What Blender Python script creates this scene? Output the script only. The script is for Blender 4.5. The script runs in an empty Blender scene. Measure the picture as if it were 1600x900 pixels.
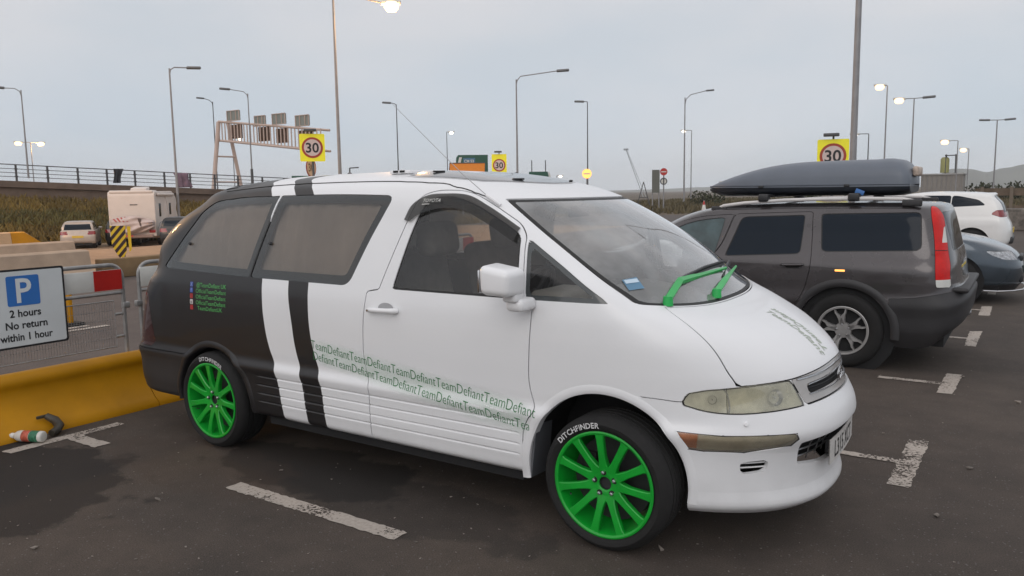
import bpy, bmesh, math, random
import numpy as np
from mathutils import Vector, Matrix, Euler, noise as mnoise
R = math.radians
PI = math.pi
SC = bpy.context.scene
COL = SC.collection
# ---------------------------------------------------------------- camera, sky, sun, exposure
cam_d = bpy.data.cameras.new("camera"); cam = bpy.data.objects.new("camera", cam_d); COL.objects.link(cam)
YAW, PITCH, ROLL = 2.1589953, 0.1210283, -0.0146734
fw = Vector((math.cos(YAW)*math.cos(PITCH), math.sin(YAW)*math.cos(PITCH), -math.sin(PITCH)))
rt = Vector((math.sin(YAW), -math.cos(YAW), 0)); up = rt.cross(fw)
c_, s_ = math.cos(ROLL), math.sin(ROLL)
r2 = rt*c_ + up*s_; u2 = -rt*s_ + up*c_
cam.matrix_world = Matrix(((r2.x, u2.x, -fw.x, 4.41795), (r2.y, u2.y, -fw.y, -3.89734), (r2.z, u2.z, -fw.z, 1.63832), (0, 0, 0, 1)))
cam_d.sensor_width = 36; cam_d.lens = 1219.947/1600*36; cam_d.clip_start = .05; cam_d.clip_end = 9000
SC.camera = cam
W = bpy.data.worlds.new("World"); SC.world = W; W.use_nodes = True
wn, wl = W.node_tree.nodes, W.node_tree.links
wn.clear()
wo = wn.new('ShaderNodeOutputWorld'); bg = wn.new('ShaderNodeBackground'); wl.new(bg.outputs[0], wo.inputs[0])
sky = wn.new('ShaderNodeTexSky'); sky.sky_type = 'NISHITA'; sky.sun_disc = False
sky.sun_elevation = R(14); sky.sun_rotation = R(200)
tc = wn.new('ShaderNodeTexCoord'); sep = wn.new('ShaderNodeSeparateXYZ'); wl.new(tc.outputs['Generated'], sep.inputs[0])
ramp = wn.new('ShaderNodeValToRGB'); wl.new(sep.outputs['Z'], ramp.inputs[0])
cr = ramp.color_ramp
cr.elements[0].position = 0.0; cr.elements[0].color = (.60, .65, .71, 1)
cr.elements[1].position = 1.0; cr.elements[1].color = (.80, .79, .80, 1)
for p_, c in ((.08, (.60, .65, .71, 1)), (.18, (.63, .655, .69, 1)), (.30, (.68, .68, .70, 1)), (.6, (.76, .755, .765, 1))):
    e = cr.elements.new(p_); e.color = c
# soft cloud sheets
mp = wn.new('ShaderNodeMapping'); wl.new(tc.outputs['Generated'], mp.inputs[0]); mp.inputs['Scale'].default_value = (1.4, 1.4, 4.5)
nz = wn.new('ShaderNodeTexNoise'); wl.new(mp.outputs[0], nz.inputs[0]); nz.inputs['Scale'].default_value = 1.8; nz.inputs['Detail'].default_value = 5; nz.inputs['Roughness'].default_value = .5
cm = wn.new('ShaderNodeValToRGB'); wl.new(nz.outputs[0], cm.inputs[0])
cm.color_ramp.elements[0].position = .38; cm.color_ramp.elements[0].color = (.93, .965, 1.0, 1)
cm.color_ramp.elements[1].position = .68; cm.color_ramp.elements[1].color = (1.10, 1.06, 1.05, 1)
mul = wn.new('ShaderNodeMixRGB'); mul.blend_type = 'MULTIPLY'; mul.inputs[0].default_value = 1; wl.new(ramp.outputs[0], mul.inputs[1]); wl.new(cm.outputs[0], mul.inputs[2])
# the bank of sky behind the photographer is the brighter side (last light): depends on world direction only
dt = wn.new('ShaderNodeVectorMath'); dt.operation = 'DOT_PRODUCT'; wl.new(tc.outputs['Generated'], dt.inputs[0]); dt.inputs[1].default_value = (.30, -.93, .2)
mr = wn.new('ShaderNodeMapRange'); wl.new(dt.outputs['Value'], mr.inputs[0]); mr.inputs[1].default_value = -.2; mr.inputs[2].default_value = 1; mr.inputs[3].default_value = 1; mr.inputs[4].default_value = 1.42
sc_ = wn.new('ShaderNodeVectorMath'); sc_.operation = 'SCALE'; wl.new(mul.outputs[0], sc_.inputs[0]); wl.new(mr.outputs[0], sc_.inputs['Scale'])
# overcast radiance is written for strength 0.1, the clear sky shows a little through it
k10 = wn.new('ShaderNodeVectorMath'); k10.operation = 'SCALE'; wl.new(sc_.outputs[0], k10.inputs[0]); k10.inputs['Scale'].default_value = 10
add = wn.new('ShaderNodeMixRGB'); add.blend_type = 'MIX'; add.inputs[0].default_value = .06; wl.new(k10.outputs[0], add.inputs[1]); wl.new(sky.outputs[0], add.inputs[2])
wl.new(add.outputs[0], bg.inputs[0]); bg.inputs[1].default_value = .1
sun_d = bpy.data.lights.new("sun", 'SUN'); sun_d.energy = .50; sun_d.angle = R(35); sun_d.color = (1, .94, .88)
sun = bpy.data.objects.new("sun", sun_d); COL.objects.link(sun)
sun.rotation_euler = Vector((-.25, .85, -.50)).to_track_quat('-Z', 'Y').to_euler()
SC.view_settings.view_transform = 'Standard'; SC.view_settings.look = 'None'; SC.view_settings.exposure = .07; SC.view_settings.gamma = 1
SC.render.engine = 'CYCLES'
SC.cycles.max_bounces = 10; SC.cycles.transparent_max_bounces = 24; SC.cycles.transmission_bounces = 8; SC.cycles.glossy_bounces = 4; SC.cycles.volume_bounces = 1

# ---------------------------------------------------------------- naming and linking
def props(o, label=None, cat=None, group=None, kind=None):
    if label: o['label'] = label
    if cat: o['category'] = cat
    if group: o['group'] = group
    if kind: o['kind'] = kind
    return o
def thing(name, label, cat, loc=(0, 0, 0), rz=0, group=None):
    o = bpy.data.objects.new(name, None); COL.objects.link(o); o.empty_display_size = .2
    o.location = loc; o.rotation_euler = (0, 0, rz)
    return props(o, label, cat, group)
def copy_tree(o, parent=None):
    c = o.copy(); COL.objects.link(c)
    if parent is not None: c.parent = parent
    for ch in list(o.children): copy_tree(ch, c)
    return c
def child(o, parent):
    if parent is not None: o.parent = parent
    return o

# ---------------------------------------------------------------- materials
def newmat(name):
    m = bpy.data.materials.new(name); m.use_nodes = True
    return m, m.node_tree.nodes, m.node_tree.links, m.node_tree.nodes['Principled BSDF']
def mat(name, col, rough=.5, metal=0, var=.06, scale=6, bump=0, bscale=60, coat=0, spec=.5, emit=0):
    m, n, l, b = newmat(name)
    b.inputs['Roughness'].default_value = rough; b.inputs['Metallic'].default_value = metal
    b.inputs['Coat Weight'].default_value = coat; b.inputs['Specular IOR Level'].default_value = spec
    co = n.new('ShaderNodeTexCoord'); t = n.new('ShaderNodeTexNoise'); l.new(co.outputs['Object'], t.inputs[0])
    t.inputs['Scale'].default_value = scale; t.inputs['Detail'].default_value = 6; t.inputs['Roughness'].default_value = .6
    r = n.new('ShaderNodeValToRGB'); l.new(t.outputs[0], r.inputs[0])
    r.color_ramp.elements[0].position = .3; r.color_ramp.elements[1].position = .7
    r.color_ramp.elements[0].color = tuple(max(0, c*(1-var)) for c in col)+(1,)
    r.color_ramp.elements[1].color = tuple(min(1, c*(1+var)) for c in col)+(1,)
    l.new(r.outputs[0], b.inputs['Base Color'])
    rr = n.new('ShaderNodeMapRange'); l.new(t.outputs[0], rr.inputs[0]); rr.inputs[3].default_value = max(.02, rough-.07); rr.inputs[4].default_value = min(1, rough+.07)
    l.new(rr.outputs[0], b.inputs['Roughness'])
    if bump:
        t2 = n.new('ShaderNodeTexNoise'); l.new(co.outputs['Object'], t2.inputs[0]); t2.inputs['Scale'].default_value = bscale; t2.inputs['Detail'].default_value = 4
        bp = n.new('ShaderNodeBump'); bp.inputs['Strength'].default_value = bump; bp.inputs['Distance'].default_value = .01; l.new(t2.outputs[0], bp.inputs['Height']); l.new(bp.outputs[0], b.inputs['Normal'])
    if emit:
        b.inputs['Emission Color'].default_value = tuple(col)+(1,); b.inputs['Emission Strength'].default_value = emit
    return m
def glass(name, tint, refl=1.0, haze=0, hazecol=(.6, .6, .6), rough=.02):
    """thin pane: tinted straight-through light, fresnel reflection, optional condensation film"""
    m = bpy.data.materials.new(name); m.use_nodes = True; n, l = m.node_tree.nodes, m.node_tree.links; n.clear()
    o = n.new('ShaderNodeOutputMaterial'); tr = n.new('ShaderNodeBsdfTransparent'); tr.inputs[0].default_value = tuple(tint)+(1,)
    gl = n.new('ShaderNodeBsdfGlossy'); gl.inputs['Roughness'].default_value = rough; gl.inputs[0].default_value = (refl, refl, refl, 1)
    fr = n.new('ShaderNodeFresnel'); fr.inputs[0].default_value = 1.5
    # both faces of the pane reflect
    mu = n.new('ShaderNodeMath'); mu.operation = 'MULTIPLY'; mu.inputs[1].default_value = 1.7; mu.use_clamp = True; l.new(fr.outputs[0], mu.inputs[0])
    base = tr.outputs[0]
    if haze:
        df = n.new('ShaderNodeBsdfDiffuse'); df.inputs[0].default_value = tuple(hazecol)+(1,)
        tl = n.new('ShaderNodeBsdfTranslucent'); tl.inputs[0].default_value = tuple(hazecol)+(1,)
        m0 = n.new('ShaderNodeMixShader'); m0.inputs[0].default_value = .4; l.new(df.outputs[0], m0.inputs[1]); l.new(tl.outputs[0], m0.inputs[2])
        co = n.new('ShaderNodeTexCoord'); t = n.new('ShaderNodeTexNoise'); l.new(co.outputs['Object'], t.inputs[0]); t.inputs['Scale'].default_value = 2.6; t.inputs['Detail'].default_value = 5
        mr = n.new('ShaderNodeMapRange'); l.new(t.outputs[0], mr.inputs[0]); mr.inputs[1].default_value = .35; mr.inputs[2].default_value = .7; mr.inputs[3].default_value = haze*.35; mr.inputs[4].default_value = haze*1.5
        m1 = n.new('ShaderNodeMixShader'); l.new(mr.outputs[0], m1.inputs[0]); l.new(tr.outputs[0], m1.inputs[1]); l.new(m0.outputs[0], m1.inputs[2]); base = m1.outputs[0]
    mx = n.new('ShaderNodeMixShader'); l.new(mu.outputs[0], mx.inputs[0]); l.new(base, mx.inputs[1]); l.new(gl.outputs[0], mx.inputs[2]); l.new(mx.outputs[0], o.inputs[0])
    return m
def emissive(name, col, strength):
    m, n, l, b = newmat(name); b.inputs['Base Color'].default_value = tuple(col)+(1,)
    b.inputs['Emission Color'].default_value = tuple(col)+(1,); b.inputs['Emission Strength'].default_value = strength
    return m
M = {}
M['white_paint'] = mat('white_paint', (.80, .80, .81), .38, var=.015, coat=.15)
M['black_plastic'] = mat('black_plastic', (.022, .022, .024), .5, var=.25)
M['black_matt'] = mat('black_matt', (.012, .012, .013), .85, var=.2)
M['rubber'] = mat('rubber', (.010, .0095, .0095), .85, var=.3, scale=14, bump=.25, bscale=90)
M['green_rim'] = mat('green_rim', (.004, .33, .028), .36, var=.16, scale=9, coat=.2)
M['chrome'] = mat('chrome', (.55, .55, .56), .22, 1)
M['steel'] = mat('steel', (.42, .42, .43), .35, .9, var=.2)
M['galv'] = mat('galv', (.30, .295, .29), .48, .55, var=.22, scale=14)
M['lamp_body'] = mat('lamp_body', (.16, .165, .17), .5, .4)
M['pole'] = mat('pole', (.27, .265, .27), .55, .35, var=.15, scale=3)
M['pole_dark'] = mat('pole_dark', (.09, .09, .095), .55, .3)
M['glass'] = glass('glass', (.90, .90, .88), .8)
M['glass_dark'] = glass('glass_dark', (.18, .19, .19))
M['glass_fog'] = glass('glass_fog', (.66, .68, .68), 1.0, .42, (.70, .71, .71))
M['frit'] = mat('frit', (.055, .062, .064), .10, var=.05, spec=.7)
M['seal'] = mat('seal', (.012, .012, .012), .55)
M['cloth'] = mat('cloth', (.17, .16, .145), .95, var=.2, scale=12)
M['trim'] = mat('trim', (.30, .285, .265), .8, var=.1)
M['curtain'] = mat('curtain', (.47, .40, .345), .8, var=.14, scale=3)
M['red'] = mat('red', (.42, .018, .014), .35, var=.12)
M['board_white'] = mat('board_white', (.60, .60, .57), .5, var=.10)
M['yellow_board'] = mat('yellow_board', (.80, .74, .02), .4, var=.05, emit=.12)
M['black_ink'] = mat('black_ink', (.012, .012, .014), .5)
M['sign_white'] = mat('sign_white', (.60, .63, .64), .45, var=.05, scale=3)
M['face_pale'] = mat('face_pale', (.62, .50, .47), .45, var=.05)
M['ring_red'] = mat('ring_red', (.36, .05, .025), .45)
M['blue'] = mat('blue', (.035, .16, .48), .4, var=.08)
M['green_sign'] = mat('green_sign', (.015, .085, .055), .45)
M['orange_sign'] = mat('orange_sign', (.72, .23, .02), .5, var=.06, emit=.08)
M['concrete'] = mat('concrete', (.37, .275, .20), .9, var=.16, scale=2.5, bump=.3, bscale=20)
M['concrete_lamplit'] = mat('concrete_lamplit', (.44, .31, .19), .9, var=.10, scale=2.5, bump=.2, bscale=20)  # copy of the concrete with orange lamplight painted into its colour
M['beam'] = mat('beam', (.13, .095, .075), .9, var=.25, scale=1.2)
M['lamp_on'] = emissive('lamp_on', (1, .90, .72), 3.2)
M['lamp_warm'] = emissive('lamp_warm', (1, .66, .33), 2.6)
M['amber'] = emissive('amber', (1, .42, .10), 1.6)

# ---------------------------------------------------------------- mesh builder
class MB:
    def __init__(s): s.v = []; s.f = []; s.mi = []; s.cur = 0
    def add(s, vs, fs):
        b = len(s.v); s.v += [tuple(v) for v in vs]
        for f in fs: s.f.append(tuple(b+i for i in f)); s.mi.append(s.cur)
        return s
    def box(s, c, d, rot=None):
        c = Vector(c); x, y, z = d[0]/2, d[1]/2, d[2]/2
        vs = [Vector((a*x, b*y, e*z)) for a in (-1, 1) for b in (-1, 1) for e in (-1, 1)]
        if rot is not None: vs = [rot @ v for v in vs]
        return s.add([c+v for v in vs], [(0, 1, 3, 2), (4, 6, 7, 5), (0, 4, 5, 1), (2, 3, 7, 6), (0, 2, 6, 4), (1, 5, 7, 3)])
    def rbox(s, c, d, r=.02, seg=3, rot=None, taper=None):
        bm = bmesh.new(); bmesh.ops.create_cube(bm, size=1)
        for v in bm.verts:
            v.co = Vector((v.co.x*d[0], v.co.y*d[1], v.co.z*d[2]))
            if taper: taper(v.co)
        bmesh.ops.bevel(bm, geom=bm.edges[:]+bm.verts[:], offset=r, segments=seg, profile=.5, affect='EDGES')
        bm.verts.index_update()
        c = Vector(c); vs = [(rot @ v.co if rot is not None else v.co)+c for v in bm.verts]
        s.add(vs, [[v.index for v in f.verts] for f in bm.faces]); bm.free(); return s
    def cyl(s, p0, p1, r0, r1=None, n=12, caps=True):
        r1 = r0 if r1 is None else r1; p0, p1 = Vector(p0), Vector(p1); a = (p1-p0).normalized()
        u = a.orthogonal().normalized(); w = a.cross(u)
        vs = [p+(u*math.cos(2*PI*i/n)+w*math.sin(2*PI*i/n))*r for p, r in ((p0, r0), (p1, r1)) for i in range(n)]
        fs = [(i, (i+1) % n, n+(i+1) % n, n+i) for i in range(n)]
        if caps: fs += [tuple(range(n))[::-1], tuple(range(n, 2*n))]
        return s.add(vs, fs)
    def tube(s, path, r, n=8, closed=False, caps=True):
        P = [Vector(p) for p in path]; m = len(P); rr = r if hasattr(r, '__len__') else [r]*m
        vs = []; prev = None
        for i, p in enumerate(P):
            a = (P[(i+1) % m]-P[i-1]) if (closed or 0 < i < m-1) else (P[1]-P[0] if i == 0 else P[-1]-P[-2])
            a.normalize()
            if prev is None: u = a.orthogonal().normalized()
            else:
                u = prev-a*prev.dot(a)
                u = u.normalized() if u.length > 1e-6 else a.orthogonal().normalized()
            prev = u; w = a.cross(u)
            vs += [p+(u*math.cos(2*PI*k/n)+w*math.sin(2*PI*k/n))*rr[i] for k in range(n)]
        fs = []
        for i in range(m if closed else m-1):
            j = (i+1) % m
            for k in range(n): fs.append((i*n+k, i*n+(k+1) % n, j*n+(k+1) % n, j*n+k))
        if caps and not closed: fs += [tuple(range(n))[::-1], tuple(range((m-1)*n, m*n))]
        return s.add(vs, fs)
    def prism(s, poly, z0, z1, xf=None):
        """flat outline in x,y pulled from z0 to z1; xf maps each point into place"""
        n = len(poly); vs = [Vector((x, y, z)) for z in (z0, z1) for x, y in poly]
        if xf: vs = [xf(v) for v in vs]
        return s.add(vs, [tuple(range(n))[::-1], tuple(range(n, 2*n))]+[(i, (i+1) % n, n+(i+1) % n, n+i) for i in range(n)])
    def lathe(s, prof, n=48, xf=None):
        """profile of (radius, height) turned round local z"""
        m = len(prof); vs = [Vector((r*math.cos(2*PI*i/n), r*math.sin(2*PI*i/n), h)) for i in range(n) for r, h in prof]
        if xf: vs = [xf(v) for v in vs]
        return s.add(vs, [(i*m+k, ((i+1) % n)*m+k, ((i+1) % n)*m+k+1, i*m+k+1) for i in range(n) for k in range(m-1)])
    def build(s, name, m, parent=None, smooth=True, angle=35, loc=None):
        me = bpy.data.meshes.new(name); me.from_pydata(s.v, [], s.f); me.validate()
        for q in (m if isinstance(m, (list, tuple)) else [m]): me.materials.append(q) if q else None
        if isinstance(m, (list, tuple)):
            for p_, i in zip(me.polygons, s.mi): p_.material_index = i
        bm = bmesh.new(); bm.from_mesh(me); bmesh.ops.recalc_face_normals(bm, faces=bm.faces[:]); bm.to_mesh(me); bm.free()
        if smooth:
            me.polygons.foreach_set('use_smooth', [True]*len(me.polygons)); me.set_sharp_from_angle(angle=R(angle))
        o = bpy.data.objects.new(name, me); COL.objects.link(o)
        if loc: o.location = loc
        return child(o, parent)
_tc = {}
def text_poly(t, size=1.0, sx=1.0, bold=0.0, align='LEFT'):
    """flat letters as vertices and faces in x,y"""
    k = (t, bold, align)
    if k not in _tc:
        cu = bpy.data.curves.new('t', 'FONT'); cu.body = t; cu.size = 1; cu.align_x = align; cu.offset = bold; cu.resolution_u = 3
        o = bpy.data.objects.new('t', cu); COL.objects.link(o)
        me = bpy.data.meshes.new_from_object(o.evaluated_get(bpy.context.evaluated_depsgraph_get()))
        _tc[k] = ([tuple(v.co) for v in me.vertices], [tuple(p_.vertices) for p_ in me.polygons])
        bpy.data.objects.remove(o); bpy.data.curves.remove(cu); bpy.data.meshes.remove(me)
    v, f = _tc[k]
    return [(a[0]*size*sx, a[1]*size) for a in v], f
def text_width(t, bold=0.0): 
    v, f = text_poly(t, 1, 1, bold); return max(a[0] for a in v)-min(a[0] for a in v)
def diced(v2, f, step):
    """cut flat letters into small pieces so that they can follow a curved panel"""
    bm = bmesh.new(); vs = [bm.verts.new((a[0], a[1], 0)) for a in v2]
    for q in f:
        try: bm.faces.new([vs[i] for i in q])
        except ValueError: pass
    xs = [a[0] for a in v2]; ys = [a[1] for a in v2]
    for ax, lo, hi in ((0, min(xs), max(xs)), (1, min(ys), max(ys))):
        k = lo+step
        while k < hi:
            co = [0, 0, 0]; no = [0, 0, 0]; co[ax] = k; no[ax] = 1
            bmesh.ops.bisect_plane(bm, geom=bm.verts[:]+bm.edges[:]+bm.faces[:], plane_co=co, plane_no=no)
            k += step
    bm.verts.index_update()
    r = [(v.co.x, v.co.y) for v in bm.verts], [[v.index for v in q.verts] for q in bm.faces]; bm.free(); return r
def lettering(name, items, m, parent, xf, depth=0.0):
    """items: (text, x, y, size, sx, bold); xf maps (x,y) to space"""
    b = MB()
    for t, x, y, size, sx, bold in items:
        v, f = text_poly(t, size, sx, bold); b.add([xf(a[0]+x, a[1]+y) for a in v], f)
    return b.build(name, m, parent, smooth=False)
def skin_obj(sk, name, m, parent=None):
    T = sk.T; P_ = sk.P
    ok = (T[:, 0] != T[:, 1]) & (T[:, 1] != T[:, 2]) & (T[:, 0] != T[:, 2])
    ok &= np.linalg.norm(np.cross(P_[T[:, 1]]-P_[T[:, 0]], P_[T[:, 2]]-P_[T[:, 0]]), axis=1) > 1e-10
    sk = Skin(sk.A, T[ok]).clean()
    me = bpy.data.meshes.new(name)
    me.vertices.add(len(sk.A)); me.vertices.foreach_set('co', sk.P.astype(np.float32).ravel())
    nT = len(sk.T); me.loops.add(nT*3); me.polygons.add(nT)
    me.loops.foreach_set('vertex_index', sk.T.astype(np.int32).ravel())
    me.polygons.foreach_set('loop_start', np.arange(0, nT*3, 3, dtype=np.int32)); me.polygons.foreach_set('loop_total', np.full(nT, 3, dtype=np.int32))
    me.update(calc_edges=True)
    me.polygons.foreach_set('use_smooth', [True]*nT)
    me.validate(); me.update()
    me.normals_split_custom_set_from_vertices(sk.N.astype(np.float64).tolist())
    me.materials.append(m)
    o = bpy.data.objects.new(name, me); COL.objects.link(o)
    return child(o, parent)
# ---------------------------------------------------------------- lofted car skins
def interp(x, tab):
    xs, ys = zip(*tab)
    return np.interp(x, xs, ys)
def smoothtab(x, tab):                       # smooth (Catmull-like) table lookup
    xs = np.array([a for a, b in tab], float); ys = np.array([b for a, b in tab], float)
    x = np.clip(np.asarray(x, float), xs[0], xs[-1])
    m = np.gradient(ys, xs)
    i = np.clip(np.searchsorted(xs, x) - 1, 0, len(xs) - 2)
    h = xs[i+1] - xs[i]; t = (x - xs[i]) / h
    return ((2*t**3-3*t**2+1)*ys[i] + (t**3-2*t**2+t)*h*m[i] + (-2*t**3+3*t**2)*ys[i+1] + (t**3-t**2)*h*m[i+1])
def ring(zf, xf, nf, xs, W, zs, xsr, xr, nr, zr, NF, NS, NR, pz=2.0):
    """one level line of a half skin from the nose centre round the right side to the tail centre"""
    zsf = (lambda x: smoothtab(x, zs)) if isinstance(zs, (list, tuple)) else (lambda x: zs + 0*x)
    th = np.linspace(0, math.pi/2, NF)
    c, s = np.cos(th), np.sin(th); c[-1] = 0
    x = xs + (xf-xs)*c**(2/nf); y = -W*s**(2/nf)
    z = zf + (zsf(np.array(xs, float)) - zf)*s**pz
    x2 = np.linspace(xs, xsr, NS+1)[1:]; y2 = np.full(NS, -W); z2 = zsf(x2)
    th = np.linspace(math.pi/2, 0, NR+1)[1:]
    c, s = np.cos(th), np.sin(th); s[-1] = 0
    x3 = xsr + (xr-xsr)*c**(2/nr); y3 = -W*s**(2/nr)
    z3 = zr + (zsf(np.array(xsr, float)) - zr)*s**2
    return np.stack([np.r_[x, x2, x3], np.r_[y, y2, y3], np.r_[z, z2, z3]], 1)
def loft(rings, steps):
    R = np.stack(rings)                                    # k,n,3
    d = np.maximum(np.linalg.norm(np.diff(R, axis=0), axis=2), 1e-4)
    t = np.concatenate([np.zeros((1, R.shape[1])), np.cumsum(d, 0)])
    M = np.zeros_like(R)
    s = np.diff(R, axis=0)/d[..., None]
    M[1:-1] = (s[:-1]*d[1:, :, None] + s[1:]*d[:-1, :, None])/(d[1:]+d[:-1])[..., None]
    M[0] = s[0]; M[-1] = s[-1]
    rows, vs = [], []
    for k in range(len(rings)-1):
        for j in range(steps[k]):
            a = j/steps[k]; h = d[k][:, None]
            rows.append((2*a**3-3*a**2+1)*R[k]+(a**3-2*a**2+a)*h*M[k]+(-2*a**3+3*a**2)*R[k+1]+(a**3-a**2)*h*M[k+1]); vs.append(k+a)
    rows.append(R[-1]); vs.append(len(rings)-1)
    return np.stack(rows), np.array(vs)
class Skin:
    """triangles with per-vertex position, normal and loft coordinates; can be cut along any field"""
    def __init__(s, A, T): s.A, s.T = A, T
    @property
    def P(s): return s.A[:, :3]
    @property
    def N(s): return s.A[:, 3:6]
    @staticmethod
    def grid(G, vs):
        r, c = G.shape[:2]
        du = np.gradient(G, axis=1); dv = np.gradient(G, axis=0)
        N = np.cross(dv, du); L = np.linalg.norm(N, axis=2, keepdims=True)
        N = N/np.maximum(L, 1e-12)
        bad = L[..., 0] < 1e-10
        N[bad] = (0, 0, 1)
        N[:, 0, 1] = 0; N[:, -1, 1] = 0
        N /= np.maximum(np.linalg.norm(N, axis=2, keepdims=True), 1e-9)
        U = np.broadcast_to(np.linspace(0, 1, c), (r, c)); V = np.broadcast_to(vs[:, None], (r, c))
        A = np.concatenate([G, N, U[..., None], V[..., None]], 2).reshape(-1, 8)
        i = np.arange(r*c).reshape(r, c)
        a, b, d, e = i[:-1, :-1].ravel(), i[:-1, 1:].ravel(), i[1:, 1:].ravel(), i[1:, :-1].ravel()
        T = np.concatenate([np.stack([a, d, b], 1), np.stack([a, e, d], 1)])
        p = A[:, :3]
        ar = np.linalg.norm(np.cross(p[T[:, 1]]-p[T[:, 0]], p[T[:, 2]]-p[T[:, 0]]), axis=1)
        return Skin(A, T[ar > 1e-9])
    def cut(s, f):
        """keep the part where f <= 0"""
        T = s.T; ins = f <= 0; n = ins[T].sum(1)
        out = [T[n == 3]]; newA = []; cache = {}; base = len(s.A)
        tri = []
        def mid(i, j):
            k = (i, j) if i < j else (j, i)
            if k not in cache:
                t = f[k[0]]/(f[k[0]]-f[k[1]])
                newA.append(s.A[k[0]]*(1-t)+s.A[k[1]]*t); cache[k] = base+len(newA)-1
            return cache[k]
        for t in T[(n == 1) | (n == 2)]:
            t = [int(q) for q in t]; m = [bool(ins[q]) for q in t]
            if sum(m) == 1:
                k = m.index(True); a, b, c = t[k], t[(k+1) % 3], t[(k+2) % 3]
                tri.append((a, mid(a, b), mid(a, c)))
            else:
                k = m.index(False); a, b, c = t[k], t[(k+1) % 3], t[(k+2) % 3]
                ab, ac = mid(a, b), mid(a, c)
                tri.append((ab, b, c)); tri.append((ab, c, ac))
        A = np.concatenate([s.A, np.array(newA)]) if newA else s.A
        if tri: out.append(np.array(tri))
        T = np.concatenate(out)
        A = A.copy(); A[:, 3:6] /= np.maximum(np.linalg.norm(A[:, 3:6], axis=1, keepdims=True), 1e-9)
        return Skin(A, T).clean()
    def clean(s):
        u, inv = np.unique(s.T, return_inverse=True)
        return Skin(s.A[u], inv.reshape(-1, 3)) if len(s.T) else Skin(s.A[:0], s.T)
    def even(s, f):
        """rescale a field so that one unit is one metre along the skin"""
        p, T = s.P, s.T; e1, e2 = p[T[:, 1]]-p[T[:, 0]], p[T[:, 2]]-p[T[:, 0]]; d1, d2 = f[T[:, 1]]-f[T[:, 0]], f[T[:, 2]]-f[T[:, 0]]
        a, b, c = (e1*e1).sum(1), (e1*e2).sum(1), (e2*e2).sum(1); D = np.maximum(a*c-b*b, 1e-14)
        u, v = (c*d1-b*d2)/D, (a*d2-b*d1)/D; g = e1*u[:, None]+e2*v[:, None]
        w = np.sqrt(D); G = np.zeros((len(p), 3)); W_ = np.zeros(len(p))
        for k in range(3): np.add.at(G, T[:, k], g*w[:, None]); np.add.at(W_, T[:, k], w)
        return f/np.clip(np.linalg.norm(G, axis=1)/np.maximum(W_, 1e-12), .25, 4)
    def split(s, f, gap=0.0):
        if gap: f = s.even(f)
        return s.cut(f+gap), s.cut(-f+gap)               # inside, outside
    def offset(s, d):
        A = s.A.copy(); A[:, :3] += A[:, 3:6]*(d[:, None] if hasattr(d, '__len__') else d); return Skin(A, s.T)
    def mirrored(s):
        A = s.A.copy(); A[:, 1] *= -1; A[:, 4] *= -1; return Skin(A, s.T[:, ::-1])
    def both(s):
        m = s.mirrored(); A = np.concatenate([s.A, m.A]); T = np.concatenate([s.T, m.T+len(s.A)])
        k = np.round(A[:, :3], 5); onc = np.abs(A[:, 1]) < 1e-6
        _, first, inv = np.unique(np.where(onc[:, None], k, np.arange(len(A))[:, None]+np.array([[1e3, 2e3, 3e3]])), axis=0, return_index=True, return_inverse=True)
        return Skin(A[first], inv.ravel()[T]).clean()
    def rimmed(s, depth):
        """turn the open edge inwards so the panel has visible thickness"""
        e = {}
        for t in s.T:
            for i in range(3):
                a, b = int(t[i]), int(t[(i+1) % 3])
                if (b, a) in e: del e[(b, a)]
                else: e[(a, b)] = 1
        ed = [k for k in e if not (abs(s.A[k[0], 1]) < 1e-6 and abs(s.A[k[1], 1]) < 1e-6)]
        vs = sorted({v for k in ed for v in k}); n = len(s.A)
        # three loops: a copy of the edge (own normals), and the turned-in edge
        idx = {v: i for i, v in enumerate(vs)}
        A1 = s.A[vs].copy(); A2 = A1.copy(); A2[:, :3] -= A1[:, 3:6]*depth
        nor = np.zeros((len(vs), 3))
        for a, b in ed:
            q = np.cross(s.A[b, :3]-s.A[a, :3], s.A[a, 3:6]); nor[idx[a]] += q; nor[idx[b]] += q
        nor /= np.maximum(np.linalg.norm(nor, axis=1, keepdims=True), 1e-9)
        A1[:, 3:6] = nor; A2[:, 3:6] = nor
        T = []
        m = len(vs)
        for a, b in ed:
            i, j = n+idx[a], n+idx[b]
            T += [(j, i, i+m), (j, i+m, j+m)]
        if not T: return s
        return Skin(np.concatenate([s.A, A1, A2]), np.concatenate([s.T, np.array(T)]))
def sdpoly(X, Z, poly):
    """signed distance (negative inside) to a closed polygon"""
    P = np.array(poly, float); Q = np.roll(P, -1, 0)
    d = np.full(X.shape, 1e9); ins = np.zeros(X.shape, bool)
    for (ax, az), (bx, bz) in zip(P, Q):
        ex, ez = bx-ax, bz-az; L = ex*ex+ez*ez
        if L < 1e-14: continue
        t = np.clip(((X-ax)*ex+(Z-az)*ez)/L, 0, 1)
        d = np.minimum(d, np.hypot(X-ax-t*ex, Z-az-t*ez))
        c = (az > Z) != (bz > Z)
        with np.errstate(divide='ignore', invalid='ignore'):
            ins ^= c & (X < (bx-ax)*(Z-az)/(bz-az if bz != az else 1e-12)+ax)
    return np.where(ins, -d, d)
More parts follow.
